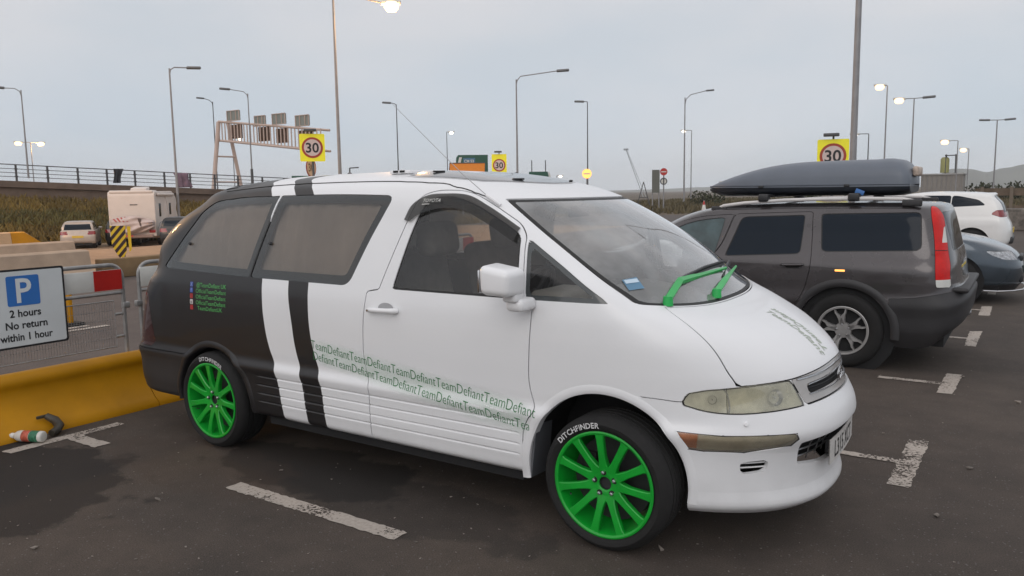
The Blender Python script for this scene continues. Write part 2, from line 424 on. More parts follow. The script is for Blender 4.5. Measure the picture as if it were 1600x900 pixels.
def spl(pts, n=6, closed=True, sharp=()):
    """smooth closed or open line through points; indices in sharp stay corners"""
    P = [np.array(p, float) for p in pts]; N = len(P); out = []
    rng = range(N if closed else N-1)
    for i in rng:
        p1, p2 = P[i], P[(i+1) % N]
        p0 = P[i-1] if (closed or i > 0) else p1
        p3 = P[(i+2) % N] if (closed or i+2 < N) else p2
        L = np.linalg.norm(p2-p1)
        def tan(a, b, c):
            la, lb = np.linalg.norm(b-a)+1e-9, np.linalg.norm(c-b)+1e-9
            return ((b-a)/la*lb+(c-b)/lb*la)/(la+lb)
        m1 = (p2-p1)/max(L, 1e-9) if (i % N) in sharp or (not closed and i == 0) else tan(p0, p1, p2)
        m2 = (p2-p1)/max(L, 1e-9) if ((i+1) % N) in sharp or (not closed and i == N-2) else tan(p1, p2, p3)
        for k in range(n):
            a = k/n
            out.append((2*a**3-3*a**2+1)*p1+(a**3-2*a**2+a)*L*m1+(-2*a**3+3*a**2)*p2+(a**3-a**2)*L*m2)
    if not closed: out.append(P[-1])
    return [tuple(q) for q in out]
def roundpoly(pts, r, n=5):
    """polygon with rounded corners; r a number or one per corner"""
    P = [np.array(p, float) for p in pts]; out = []
    for i, p in enumerate(P):
        rr = r[i] if hasattr(r, '__len__') else r
        a, b = P[i-1]-p, P[(i+1) % len(P)]-p
        la, lb = np.linalg.norm(a), np.linalg.norm(b)
        t = min(rr, la*.49, lb*.49)
        if t < 1e-6: out.append(tuple(p)); continue
        s, e = p+a/la*t, p+b/lb*t
        for k in range(n+1):
            q = k/n; out.append(tuple((1-q)**2*s+2*q*(1-q)*p+q*q*e))
    return out
def van_surface():
    NF, NS, NR = 56, 150, 30
    roofz = lambda b, f=0: [(-.4, b-.055), (0, b-.028), (.5, b), (1.0, b+.008), (1.6, b+.002), (1.9, b-.012-f), (2.2, b-.05-f)]
    LO = lambda a, c: [(-.6, a), (2.30, a), (2.42, a), (2.60, c), (2.7, c)]
    T = [  # zf, xf, nf, xs, W, zs, xsr, xr, nr, zr, rows to the next
      (.185, 3.635, 2.35, 2.60, .795, LO(.280, .235), -.55, -.93, 4, .31, 3),
      (.235, 3.695, 2.35, 2.60, .822, LO(.300, .258), -.55, -.96, 4, .33, 4),
      (.305, 3.680, 2.35, 2.60, .832, LO(.350, .330), -.55, -.985, 4, .37, 60),
      (.470, 3.705, 2.35, 2.60, .842, .545, -.55, -1.01, 4, .50, 5),
      (.565, 3.752, 2.35, 2.60, .850, .590, -.55, -1.02, 4, .57, 4),
      (.620, 3.745, 2.35, 2.60, .833, .635, -.55, -1.00, 4, .62, 5),
      (.705, 3.705, 2.35, 2.60, .834, .700, -.55, -.99, 3.8, .70, 10),
      (.835, 3.655, 2.35, 2.62, .838, .840, -.50, -.97, 3.6, .84, 12),
      (.945, 3.535, 2.40, 2.66, .836, .980, -.46, -.94, 3.4, .98, 8),
      (1.025, 3.37, 2.45, 2.70, .828, 1.07, -.42, -.91, 3.2, 1.07, 6),
      (1.092, 3.175, 2.50, 2.72, .814, 1.145, -.35, -.87, 3.0, 1.15, 12),
      (1.295, 2.945, 2.5, 2.45, .776, 1.31, -.36, -.80, 3.2, 1.31, 14),
      (1.480, 2.68, 2.5, 2.15, .728, [(-.4, 1.47), (.5, 1.485), (2.2, 1.48)], -.18, -.66, 3.2, 1.48, 12),
      (1.622, 2.39, 2.5, 1.85, .676, roofz(1.632), .02, -.42, 3.0, 1.615, 6),
      (1.660, 2.26, 2.5, 1.75, .640, roofz(1.680), .06, -.38, 2.9, 1.655, 5),
      (1.695, 2.10, 2.5, 1.62, .565, roofz(1.718), .15, -.25, 2.8, 1.70, 7),
      (1.733, 1.88, 2.5, 1.48, .40, roofz(1.755), .42, .02, 2.5, 1.745, 7),
      (1.758, 1.62, 2.5, 1.38, .20, roofz(1.772), .55, .25, 2.5, 1.775, 5),
      (1.766, 1.50, 2.5, 1.30, 0.0, roofz(1.778), .60, .40, 2.5, 1.786, 1),
    ]
    rings = [ring(*t[:10], NF, NS, NR) for t in T]
    G, vs = loft(rings, [t[10] for t in T[:-1]])
    return G, vs
# ================================================================= the white van
van = thing('people_carrier', 'white people carrier with black rear end, black stripes and bright green alloy wheels', 'van')
def van_paint():
    """white van, rear end and two bands sprayed black; the band edges are masked lines on the panels"""
    m, n, l, b = newmat('sprayed_paint')
    b.inputs['Coat Weight'].default_value = .22
    co = n.new('ShaderNodeTexCoord'); sp = n.new('ShaderNodeSeparateXYZ'); l.new(co.outputs['Object'], sp.inputs[0])
    def edge(tab):                                       # x of the masked edge for each height
        mr = n.new('ShaderNodeMapRange'); l.new(sp.outputs['Z'], mr.inputs[0]); mr.inputs[1].default_value = 0; mr.inputs[2].default_value = 2
        fc = n.new('ShaderNodeFloatCurve'); l.new(mr.outputs[0], fc.inputs['Value']); c = fc.mapping.curves[0]
        pts = [(z/2, (x+1)/3) for z, x in tab]
        c.points[0].location = pts[0]; c.points[1].location = pts[-1]
        for q in pts[1:-1]: c.points.new(*q)
        fc.mapping.update()
        mu = n.new('ShaderNodeMath'); mu.operation = 'MULTIPLY_ADD'; l.new(fc.outputs[0], mu.inputs[0]); mu.inputs[1].default_value = 3; mu.inputs[2].default_value = -1
        lt = n.new('ShaderNodeMath'); lt.operation = 'LESS_THAN'; l.new(sp.outputs['X'], lt.inputs[0]); l.new(mu.outputs[0], lt.inputs[1])
        return lt.outputs[0]
    def op(o, a, b_):
        q = n.new('ShaderNodeMath'); q.operation = o; l.new(a, q.inputs[0]); l.new(b_, q.inputs[1]); return q.outputs[0]
    e1 = edge([(0, .72), (.30, .695), (.61, .640), (.75, .590), (.90, .562), (1.05, .548), (1.14, .541), (1.40, .535), (1.62, .505), (1.70, .42), (1.746, .30), (2, .30)])
    e2 = edge([(0, .93), (.30, .905), (.61, .865), (.75, .830), (.915, .808), (1.05, .785), (1.14, .777), (1.40, .765), (1.62, .725), (1.70, .64), (1.754, .515), (2, .515)])
    e3 = edge([(0, 1.09), (.32, 1.060), (.60, 1.028), (.75, .985), (.852, .966), (1.05, .952), (1.14, .948), (1.40, .935), (1.62, .888), (1.70, .80), (1.758, .67), (2, .67)])
    blk = op('MAXIMUM', e1, op('SUBTRACT', e3, e2))
    t = n.new('ShaderNodeTexNoise'); l.new(co.outputs['Object'], t.inputs[0]); t.inputs['Scale'].default_value = 2.5; t.inputs['Detail'].default_value = 6
    rw = n.new('ShaderNodeValToRGB'); l.new(t.outputs[0], rw.inputs[0]); rw.color_ramp.elements[0].color = (.745, .75, .765, 1); rw.color_ramp.elements[1].color = (.80, .803, .812, 1)
    # road dirt clinging to the sills
    dz = n.new('ShaderNodeMapRange'); l.new(sp.outputs['Z'], dz.inputs[0]); dz.inputs[1].default_value = .22; dz.inputs[2].default_value = .55; dz.inputs[3].default_value = .30; dz.inputs[4].default_value = 0
    t3 = n.new('ShaderNodeTexNoise'); l.new(co.outputs['Object'], t3.inputs[0]); t3.inputs['Scale'].default_value = 9; t3.inputs['Detail'].default_value = 8
    dm = op('MULTIPLY', dz.outputs[0], t3.outputs[0])
    mw = n.new('ShaderNodeMixRGB'); l.new(dm, mw.inputs[0]); l.new(rw.outputs[0], mw.inputs[1]); mw.inputs[2].default_value = (.22, .20, .18, 1)
    rb = n.new('ShaderNodeValToRGB'); l.new(t.outputs[0], rb.inputs[0]); rb.color_ramp.elements[0].color = (.008, .0075, .0085, 1); rb.color_ramp.elements[1].color = (.013, .012, .013, 1)
    mx = n.new('ShaderNodeMixRGB'); l.new(blk, mx.inputs[0]); l.new(mw.outputs[0], mx.inputs[1]); l.new(rb.outputs[0], mx.inputs[2]); l.new(mx.outputs[0], b.inputs['Base Color'])
    rg = n.new('ShaderNodeMapRange'); l.new(blk, rg.inputs[0]); rg.inputs[3].default_value = .36; rg.inputs[4].default_value = .50; l.new(rg.outputs[0], b.inputs['Roughness'])
    # hand-sprayed orange peel
    t2 = n.new('ShaderNodeTexNoise'); l.new(co.outputs['Object'], t2.inputs[0]); t2.inputs['Scale'].default_value = 55; t2.inputs['Detail'].default_value = 2
    bp = n.new('ShaderNodeBump'); bp.inputs['Strength'].default_value = .035; bp.inputs['Distance'].default_value = .01; l.new(t2.outputs[0], bp.inputs['Height']); l.new(bp.outputs[0], b.inputs['Normal'])
    return m
M['van'] = van_paint()
G, vs_ = van_surface()
# pressed grooves along the sill cladding, and the matching step at each end
X_, Z_ = G[..., 0], G[..., 2]
prof = np.zeros_like(X_)
for gz in (.540, .486, .432, .381):
    prof += np.exp(-((Z_-gz)/.0030)**2)
win = np.clip((X_-.47)/.02, 0, 1)*np.clip((2.405-X_)/.02, 0, 1)
side_ = (np.abs(G[..., 1]) > .7)
G[..., 1] += prof*win*.0075*side_
SK = Skin.grid(G, vs_)
def f_(sk): return sk.A[:, 0], sk.A[:, 1], sk.A[:, 2], sk.A[:, 7]
def phi(sk): return np.degrees(np.arctan2(-sk.A[:, 1], sk.A[:, 0]-2.7))
# wheel arches
def ka(cx): return .932 if abs(cx-2.838) < 1e-6 else 1.0      # the front opening is a little narrower than tall
def arch(sk, cx, cz, r): return r-np.hypot((sk.A[:, 0]-cx)/ka(cx), sk.A[:, 2]-cz)
AR = ((2.838, .325, .412), (.025, .305, .368))
_, SK = None, SK
for cx, cz, r in AR:
    side_ok = SK.A[:, 1] < -.5
    f = np.where(side_ok, arch(SK, cx, cz, r), -1.0); SK = SK.cut(f)
# underside is open below the sill line
# windscreen
XE = [(1.10, 3.02), (1.138, 2.966), (1.26, 2.766), (1.422, 2.506), (1.618, 2.177), (1.66, 2.10)]
def f_screen(sk, m=0.0):
    x, y, z, v = f_(sk)
    return np.maximum.reduce([(smoothtab(z, XE)-x)*.62, (10.03-v)*.2, (v-12.90)*.14, (2.05-x)])+m
scr, SK = SK.split(f_screen(SK), .0)
scr = scr.cut(f_screen(scr, .004))
# rear window (back of the car)
def f_rear(sk, m=0.0):
    x, y, z, v = f_(sk)
    return np.maximum.reduce([x+.30+.0*z, (10.25-v)*.2, (v-12.7)*.14, -y-.60+(z-1.15)*.25])+m
rwin, SK = SK.split(f_rear(SK), .0)
# side glass
P_F = roundpoly([(1.591, 1.138), (1.672, 1.430), (1.712, 1.545), (1.775, 1.622), (1.90, 1.632), (2.05, 1.595), (2.242, 1.505), (2.352, 1.446), (2.372, 1.42), (2.392, 1.136)], [.012, .1, .08, .06, .06, .08, .08, .03, .03, .012], 6)
P_Q = roundpoly([(2.412, 1.422), (2.872, 1.141), (2.436, 1.136)], [.012, .012, .012], 4)
P_R1 = spl([(-.490, 1.172), (-.375, 1.30), (-.255, 1.44), (-.150, 1.553), (-.060, 1.606), (.10, 1.628), (.575, 1.643), (.500, 1.42), (.411, 1.147), (-.03, 1.158)], 6, True, (0, 6, 8))
P_R2 = roundpoly([(.424, 1.146), (.512, 1.42), (.588, 1.644), (1.10, 1.648), (1.518, 1.636), (1.40, 1.42), (1.268, 1.140)], [.01, .1, .01, .3, .06, .1, .06], 6)
def f_poly(sk, P, m=0.0):
    return np.where(sk.A[:, 1] < -.3, sdpoly(sk.A[:, 0], sk.A[:, 2], P), 1.0)+m
P_DOOR = roundpoly([(1.422, .20), (1.418, .50), (1.425, .60), (1.404, .665), (1.386, .76), (1.392, .96), (1.414, 1.118), (1.500, 1.134), (1.655, 1.545), (1.700, 1.632), (1.80, 1.660), (1.99, 1.655), (2.145, 1.592), (2.352, 1.486), (2.398, 1.43), (2.425, 1.118), (2.482, 1.114), (2.468, .90), (2.462, .74), (2.500, .61), (2.455, .56), (2.428, .50), (2.421, .20)],
                   [.01, .05, .03, .04, .05, .1, .012, .012, .10, .08, .08, .08, .08, .04, .02, .012, .012, .1, .05, .03, .03, .04, .01], 4)
win_pieces = {}
for nm, P in (('quarter', P_Q), ('rear1', P_R1), ('rear2', P_R2)):
    win_pieces[nm], SK = SK.split(f_poly(SK, P), .0)
door, SK = SK.split(f_poly(SK, P_DOOR), .0030)
win_pieces['front'], door = door.split(f_poly(door, P_F), .0)
# bonnet
YB = [(2.95, .600), (3.054, .624), (3.134, .646), (3.206, .652), (3.311, .650), (3.365, .641), (3.396, .628), (3.45, .600)]
def f_bonnet(sk, m=0.0):
    x, y, z, v = f_(sk)
    lead = .808+.022*np.clip(1-(np.abs(y)/.42)**2, 0, 1)-.012*np.clip((np.abs(y)-.42)/.2, 0, 1)
    return np.maximum.reduce([np.where(x > 2.9, (np.abs(y)-smoothtab(x, YB))*.93, 1), (lead-z)*.9, (v-10.0)*.1])+m
bonnet, SK = SK.split(f_bonnet(SK), .0028)
# headlamp: outline in plan angle and height round the nose
P_HL = spl([(56.4, .728), (55.4, .756), (52.4, .774), (45.7, .787), (40.7, .793), (33.5, .801), (26.6, .804), (25.4, .781), (22.9, .690), (28.9, .684), (36.1, .678), (42.7, .676), (49.1, .684), (53.2, .699)], 6, True, (6, 8))
P_GR = spl([(26.0, .806), (19.0, .818), (12.8, .824), (6.0, .829), (0, .830), (-6, .829), (-6, .700), (0, .700), (8.9, .700), (16, .696), (22.4, .690)], 4, True, (0, 5, 6, 10))
def f_nose(sk, P, m=0.0):
    k = .0145                                            # metres per degree near the nose
    return np.where((sk.A[:, 0] > 2.9), sdpoly(phi(sk)*k, sk.A[:, 2], [(a*k, z) for a, z in P]), 1.0)+m
hl, SK = SK.split(f_nose(SK, P_HL), .0015)
gr, SK = SK.split(f_nose(SK, P_GR), .0015)
# front bumper
BT = [(2.86, .745), (2.977, .741), (3.101, .734), (3.196, .728), (3.30, .760), (3.9, .90)]
def f_bump(sk, m=0.0):
    x, y, z, v = f_(sk)
    return np.maximum(2.95-x, z-smoothtab(x, BT))+m
bump, SK = SK.split(f_bump(SK), .0022)
P_FOG = roundpoly([(60.6, .603), (46.4, .5885), (35.3, .5865), (27.4, .582), (26.6, .553), (28.1, .523), (40.4, .505), (50.8, .512), (57.4, .523)], [.004, .01, .01, .012, .02, .012, .01, .01, .01], 4)
P_FOG = roundpoly([(a*.0145, z) for a, z in P_FOG], .004, 1); P_FOG = [(a/.0145, z) for a, z in P_FOG]
fog, bump = bump.split(f_nose(bump, P_FOG), .0012)
P_SLOT = [(a/.0145, z) for a, z in roundpoly([(41.2*.0145, .458), (33.2*.0145, .464), (33.6*.0145, .408), (40.6*.0145, .400)], .024, 8)]
P_SLOT = [(a, z) for a, z in P_SLOT]
slot, bump = bump.split(f_nose(bump, P_SLOT), .0)
P_INT = roundpoly([(25.4, .532), (8, .560), (0, .566), (-3, .566), (-3, .385), (0, .385), (12, .392), (24.0, .420)], [.3, .05, 0, 0, 0, 0, .1, .3], 3)
intake, bump = bump.split(f_nose(bump, P_INT), .0)
# rear bumper and tail lamps
def f_rbump(sk, m=0.0):
    x, y, z, v = f_(sk)
    return np.maximum(x+.25, z-.602)+m
rbump, SK = SK.split(f_rbump(SK), .0030)
P_TL = roundpoly([(-.66, .99), (-.60, .62), (-1.2, .62), (-1.2, .99)], [.03, .03, 0, 0])
tl, SK = SK.split(np.where(SK.A[:, 1] < -.55, f_poly(SK, P_TL), 1), .001)
def inward(sk, d): return sk.offset(-d)
body = skin_obj(SK.both().rimmed(.018), 'body', M['van'], van)
skin_obj(bonnet.both().rimmed(.012), 'bonnet', M['van'], van)
skin_obj(bump.both().rimmed(.022), 'front_bumper', M['van'], van)
M['bumper_black'] = mat('bumper_black', (.022, .022, .024), .55, var=.15, bump=.1, bscale=200)
skin_obj(rbump.both().rimmed(.022), 'rear_bumper', M['bumper_black'], van)
# dark inner skin: everything behind the panel gaps, below the glass line
full = Skin.grid(G, vs_)
for cx, cz, r in AR: full = full.cut(np.where(full.A[:, 1] < -.5, arch(full, cx, cz, r+.012), -1.0))
low = full.cut(full.A[:, 7]-9.95); low = low.cut(-(f_nose(low, P_INT)-.004)); low = low.cut(-(f_nose(low, P_SLOT)-.003)); low = low.offset(-.024)
skin_obj(low.both(), 'inner_shell', M['black_matt'], van)
for P in (P_F, P_Q, P_R1, P_R2): full = full.cut(-f_poly(full, P, -.012))
full = full.cut(-f_screen(full, -.02)); full = full.cut(-f_rear(full, -.02)); top = full.cut(9.9-full.A[:, 7])
skin_obj(top.offset(-.028).both(), 'roof_lining', M['trim'], van)
# rear bumper step line, gap strips
def surf_line(fn, pts_uv): pass
# ---- helpers that find the skin at a side position or a plan angle
_side_pts = full if False else Skin.grid(G, vs_)
def side_y(x, z, out=0.0, sk=None):
    """half width of the skin at (x, z) on the flank"""
    A = _side_pts.A; m = (np.abs(A[:, 0]-x) < .05) & (np.abs(A[:, 2]-z) < .03) & (A[:, 1] < -.25)
    B = A[m]; d = (B[:, 0]-x)**2+(B[:, 2]-z)**2; i = np.argsort(d)[:6]; w = 1/(d[i]+1e-7); w /= w.sum()
    p_ = (B[i, :6]*w[:, None]).sum(0)
    # move along the local tangent plane to the asked position
    nrm = p_[3:6]; y = p_[1]-((x-p_[0])*nrm[0]+(z-p_[2])*nrm[2])/nrm[1]
    return y, nrm
def on_side(x, z, out=.0015, s=1):
    y, nr = side_y(x, z); return Vector((x+nr[0]*out, s*(y+nr[1]*out), z+nr[2]*out))
def nose_pt(ph, z, out=0.0, s=1):
    A = _side_pts.A; P = np.degrees(np.arctan2(-A[:, 1], A[:, 0]-2.7)); m = (A[:, 0] > 2.85) & (np.abs(P-ph) < 5) & (np.abs(A[:, 2]-z) < .03)
    B = A[m]; d = ((P[m]-ph)*.0145)**2+(B[:, 2]-z)**2; i = np.argsort(d)[:6]; w = 1/(d[i]+1e-7); w /= w.sum(); p_ = (B[i, :6]*w[:, None]).sum(0); nrm = p_[3:6]
    # ray from the plan centre at that angle and height onto the tangent plane
    c = np.array([2.7, 0, z]); r = np.array([math.cos(R(ph)), -math.sin(R(ph)), 0]); t = ((p_[:3]-c)@nrm)/(r@nrm)
    q = c+r*t+nrm*out; return Vector((q[0], s*q[1], q[2]))
def top_pt(x, y, out=.0015):
    """bonnet or windscreen skin under plan position"""
    A = _side_pts.A; m = (np.abs(A[:, 0]-x) < .06) & (np.abs(A[:, 1]+abs(y)) < .06) & (A[:, 7] > 6.6)
    B = A[m]; d = (B[:, 0]-x)**2+(B[:, 1]+abs(y))**2; i = np.argsort(d)[:6]; w = 1/(d[i]+1e-7); w /= w.sum(); p_ = (B[i, :6]*w[:, None]).sum(0); nr = p_[3:6]
    z = p_[2]-((x-p_[0])*nr[0]+(-abs(y)-p_[1])*nr[1])/nr[2]; sy = -1 if y < 0 else 1
    return Vector((x+nr[0]*out, y+(-sy)*nr[1]*out*1, z+nr[2]*out)), Vector((nr[0], -sy*nr[1], nr[2]))
# ---- glass
def fritted(sk, fld, border, name, gl, parent, back=.004):
    sk = inward(sk, back)
    pane = sk.cut(fld(sk)+border); frame = sk.cut(-(fld(sk)+border))
    o = skin_obj(pane, name, gl, parent)
    skin_obj(frame, 'glass_border', M['frit'], o); return o
o = skin_obj(inward(scr.cut(f_screen(scr)+.016), .004).both(), 'windscreen', M['glass_fog'], van)
skin_obj(inward(scr.cut(-(f_screen(scr)+.016)), .004).both(), 'windscreen_border', M['seal'], o)
skin_obj(inward(rwin, .004).both(), 'rear_window', M['glass_dark'], van)
for s in (1, -1):
    mm = (lambda k: k) if s == 1 else (lambda k: k.mirrored())
    # front door with its glass, handle and number of small parts
    d = skin_obj(mm(door.rimmed(.02)), 'front_door', M['van'], van)
    w = win_pieces['front']; w = inward(w, .006)
    o = skin_obj(mm(w.cut(f_poly(w, P_F)+.010)), 'door_window', M['glass'], d)
    skin_obj(mm(w.cut(-(f_poly(w, P_F)+.010))), 'window_seal', M['seal'], d)
    w = inward(win_pieces['quarter'], .005)
    o = skin_obj(mm(w.cut(f_poly(w, P_Q)+.022)), 'quarter_window', M['glass'], van)
    skin_obj(mm(w.cut(-(f_poly(w, P_Q)+.022))), 'window_border', M['frit'], o)
    for nm, P, bd in (('rear1', P_R1, .045), ('rear2', P_R2, .052)):
        w = inward(win_pieces[nm], .004)
        Pi = P
        o = skin_obj(mm(w.cut(f_poly(w, P)+.0025)), 'side_window', glass('glass_tint_%s%d' % (nm, s), (.64, .63, .61) if s == 1 else (.85, .85, .85), .9), van)
        bk = w.offset(-.004); skin_obj(mm(bk.cut(-(f_poly(bk, P)+bd))), 'window_border', M['frit'], o)
        bk = w.offset(-.030+.008*np.sin(w.A[:, 0]*52+2.2*np.sin(w.A[:, 0]*9)+w.A[:, 2]*3)); bk.A[:, 3] += .13*np.cos(w.A[:, 0]*52+2.2*np.sin(w.A[:, 0]*9)+w.A[:, 2]*3); bk.A[:, 3:6] /= np.linalg.norm(bk.A[:, 3:6], axis=1, keepdims=True)
        if s == 1: skin_obj(mm(bk), 'curtain', M['curtain'], o)
        # hinge knob on the glass edge
        kx, kz = (-.225, 1.335) if nm == 'rear1' else (.575, 1.355)
        q = on_side(kx, kz, -.002, s); q2 = on_side(kx, kz, .012, s); MB().cyl(q, q2, .011, .008, 12).build('catch_knob', M['black_plastic'], o)
    # headlamp
    h = skin_obj(mm(inward(hl, .002).cut(f_nose(hl, P_HL)+.004)), 'headlight', glass('lamp_glass%d' % s, (.93, .92, .86), 1.0, .36, (.66, .65, .55), .05), van)
    hb = hl.cut(f_nose(hl, P_HL)-.0)
    ph_ = phi(hb); depth = np.clip(.008+.012*np.sin(np.clip((ph_-25)/20, 0, 1)*PI)**.6, .012, .06)
    refl = hb.offset(-depth)
    skin_obj(mm(refl.cut(44.6-phi(refl))), 'turn_reflector', mat('lamp_inner_a%d' % s, (.80, .79, .70), .35, .0, var=.2, scale=16), h)
    skin_obj(mm(refl.cut(phi(refl)-44.4)), 'reflector', mat('lamp_inner%d' % s, (.72, .70, .58), .30, .0, var=.30, scale=12), h)
    sb = hl.cut(-(f_nose(hl, P_HL)+.0045)).offset(-.003); skin_obj(mm(sb), 'headlight_seal', M['seal'], h)
    # lamp divider and bulb shield
    bars = MB(); bars.tube([nose_pt(a, z, -.010, s) for a, z in ((45.4, .786), (44.6, .765), (44.2, .735), (44.0, .705), (44.3, .682))], .004, 6)
    bars.build('lamp_divider', M['chrome'], h)
    for a_, r_ in ((31.5, .036), (48.5, .020)):
        q, q2 = nose_pt(a_, .738, -.030, s), nose_pt(a_, .738, -.006, s); ax_ = (q2-q).normalized(); u_ = ax_.orthogonal().normalized(); w_ = ax_.cross(u_)
        bl = MB(); bl.lathe([(r_, .016), (r_*.93, .012), (r_*.6, -.004), (r_*.25, -.008), (0, -.008)], 28, lambda v, q=q, u_=u_, w_=w_, ax_=ax_: q+u_*v.x+w_*v.y+ax_*(v.z+.010)); bl.cyl(q, q+ax_*.020, r_*.2, r_*.16, 12); bl.build('bulb_bowl', M['chrome'], h)
    # fog and side repeater strip
    fo = skin_obj(mm(inward(fog, .003)), 'fog_lamp', glass('fog_glass%d' % s, (.92, .90, .84), 1.0, .35, (.62, .58, .48), .06), van)
    fb = inward(fog, .018)
    skin_obj(mm(fb.cut(phi(fb)-52.4)), 'lamp_reflector', mat('fog_in%d' % s, (.72, .67, .55), .4, 0, var=.25, scale=9), fo)
    skin_obj(mm(fb.cut(52.2-phi(fb))), 'amber_reflector', mat('fog_amber%d' % s, (.75, .27, .11), .45, 0, var=.3, scale=9), fo)
    ring_ = MB(); ring_.tube([nose_pt(a, z, -.002, s) for a, z in P_FOG], .0035, 5, closed=True); ring_.build('lamp_seal', M['seal'], fo)
    # slot beside the intake, with two bars
    sl = skin_obj(mm(inward(slot, .05)), 'air_slot', M['black_matt'], van)
    sb2 = MB()
    for zz in (.444, .424): sb2.tube([nose_pt(a, zz+(a-37)*.0002, -.020, s) for a in np.linspace(33.6, 41.0, 7)], .0035, 6)
    sb2.build('slot_bar', M['white_paint'], sl)
    # washer jet
    j = MB(); a, b_ = nose_pt(40.4, .635, .0, s), nose_pt(40.4, .635, .010, s); j.cyl(a, b_, .011, .008, 16); j.cyl(b_, nose_pt(40.4, .635, .0115, s), .0035, .0035, 8)
    j.build('washer_jet', M['white_paint'], van)
    # tail lamp
    skin_obj(mm(tl), 'tail_light', mat('tail_smoked%d' % s, (.045, .012, .012), .18, var=.3, coat=.6), van)
    # raised lip round each arch
    for cx, cz, r in AR:
        lk = .45 if cx > 1 else 1.0
        a0, a1 = (-8, 188) if cx > 1 else (-2, 184)
        lip = MB(); N_ = 60; pts = []
        for i in range(N_+1):
            an = R(a0+(a1-a0)*i/N_); row = []
            for dr, o_ in ((-.004, -.05), (-.004, -.001), (.003, .006*lk), (.016, .008*lk), (.032, .004*lk), (.046, -.002)):
                x = cx+ka(cx)*math.cos(an)*(r+dr); z = cz+math.sin(an)*(r+dr)
                y, nr = side_y(cx+ka(cx)*math.cos(an)*(r+max(dr, .006)), max(cz+math.sin(an)*(r+max(dr, .006)), .30))
                row.append((x, s*(y-o_), z))
            pts += row
        k = 6; fs = [(i*k+j_, (i+1)*k+j_, (i+1)*k+j_+1, i*k+j_+1) for i in range(N_) for j_ in range(k-1)]
        lip.add(pts, fs); lip.build('wheel_arch_lip', M['van'], van, angle=60)
        # dark liner
        ln = MB(); n_ = 28; pp = []
        for i in range(n_+1):
            an = R(2+176*i/n_)
            yo = side_y(cx+ka(cx)*math.cos(an)*(r+.020), max(.30, cz+math.sin(an)*(r+.020)))[0]+.030
            for yy in (yo, -.45): pp.append((cx+ka(cx)*math.cos(an)*(r+.020), s*yy, cz+math.sin(an)*(r+.020)))
        ln.add(pp, [(2*i, 2*i+1, 2*i+3, 2*i+2) for i in range(n_)])
        ln.add([(cx+ka(cx)*math.cos(R(2+176*i/n_))*(r+.020), s*-.45, cz+math.sin(R(2+176*i/n_))*(r+.020)) for i in range(n_+1)], [tuple(range(n_+1))])
        ln.build('wheel_arch_liner', M['black_matt'], van)
# mud flap edge seen behind the front wheel
M['flap_grey'] = mat('flap_grey', (.10, .105, .115), .5)
for s in (1, -1):
    fl = MB(); fl.add([(2.456, s*-.820, .27), (2.456, s*-.66, .26), (2.474, s*-.66, .52), (2.484, s*-.822, .54), (2.464, s*-.820, .27), (2.464, s*-.66, .26), (2.488, s*-.66, .52), (2.498, s*-.822, .54)], [(0, 1, 2, 3), (7, 6, 5, 4), (0, 3, 7, 4)]); fl.build('mud_flap', M['flap_grey'], van)
# roof joint line, vent, sunroof, roof strips
for s in (1, -1):
    b = MB(); line = [(-.02, 1.672), (.2, 1.690), (.5, 1.706), (.9, 1.713), (1.3, 1.713), (1.6, 1.704), (1.85, 1.684), (2.0, 1.650), (2.12, 1.612)]
    def roof_side(x, z):
        A = _side_pts.A; m = (np.abs(A[:, 0]-x) < .06) & (np.abs(A[:, 2]-z) < .02) & (A[:, 1] < -.3); B = A[m]
        d = (B[:, 0]-x)**2+(B[:, 2]-z)**2; i = np.argsort(d)[:4]; w = 1/(d[i]+1e-7); w /= w.sum(); return (B[i, :3]*w[:, None]).sum(0)
    pts = [roof_side(x, z) for x, z in spl(line, 5, False)]
    b.tube([(p_[0], s*p_[1], p_[2]+.001) for p_ in pts], .0035, 6); b.build('roof_seam', M['seal'], van)
b = MB()   # tailgate spoiler lip over the rear glass
lipx = []; N_ = 30
for i in range(N_+1):
    y = -.56+1.12*i/N_; t = abs(y)/.60; x_in = -.12+.16*t**2.5; x_out = -.50+.34*t**3
    a, nr = top_pt(x_in, y, .003); c, nr2 = top_pt(x_in-.10, y, .006)
    e = Vector((x_out, y*.99, c.z-.030-.01*t)); lipx += [a, c, e, e+Vector((.004, 0, -.014)), c+Vector((.02, 0, -.03))]
k = 5; b.add(lipx, [(i*k+j, i*k+j+1, (i+1)*k+j+1, (i+1)*k+j) for i in range(N_) for j in range(k-1)]); b.build('rear_spoiler', M['bumper_black'], van)
def roof_patch(name, x0, x1, y0, y1, out, m, parent, r=.08, fx=None):
    nx, ny = 26, 26; vs, fs = [], []
    for i in range(nx+1):
        for j in range(ny+1):
            a, c = i/nx*2-1, j/ny*2-1
            # squircle map keeps the corners rounded
            x = (x0+x1)/2+(x1-x0)/2*a*math.sqrt(1-.16*c*c); y = (y0+y1)/2+(y1-y0)/2*c*math.sqrt(1-.16*a*a)
            if fx: x += fx(y)
            pt, nr = top_pt(x, y, out); vs.append(pt)
    for i in range(nx):
        for j in range(ny): fs.append((i*(ny+1)+j, (i+1)*(ny+1)+j, (i+1)*(ny+1)+j+1, i*(ny+1)+j+1))
    b = MB(); b.add(vs, fs); return b.build(name, m, parent)
M['smoked_roof'] = mat('smoked_roof', (.10, .105, .11), .16, var=.08, coat=.5)
sr = roof_patch('sunroof', 1.56, 2.13, -.53, .53, .004, M['smoked_roof'], van, fx=lambda y: -.16*(abs(y)/.53)**2)
roof_patch('sunroof_seal', 1.545, 2.145, -.542, .542, .002, M['white_paint'], sr, fx=lambda y: -.16*(abs(y)/.53)**2)
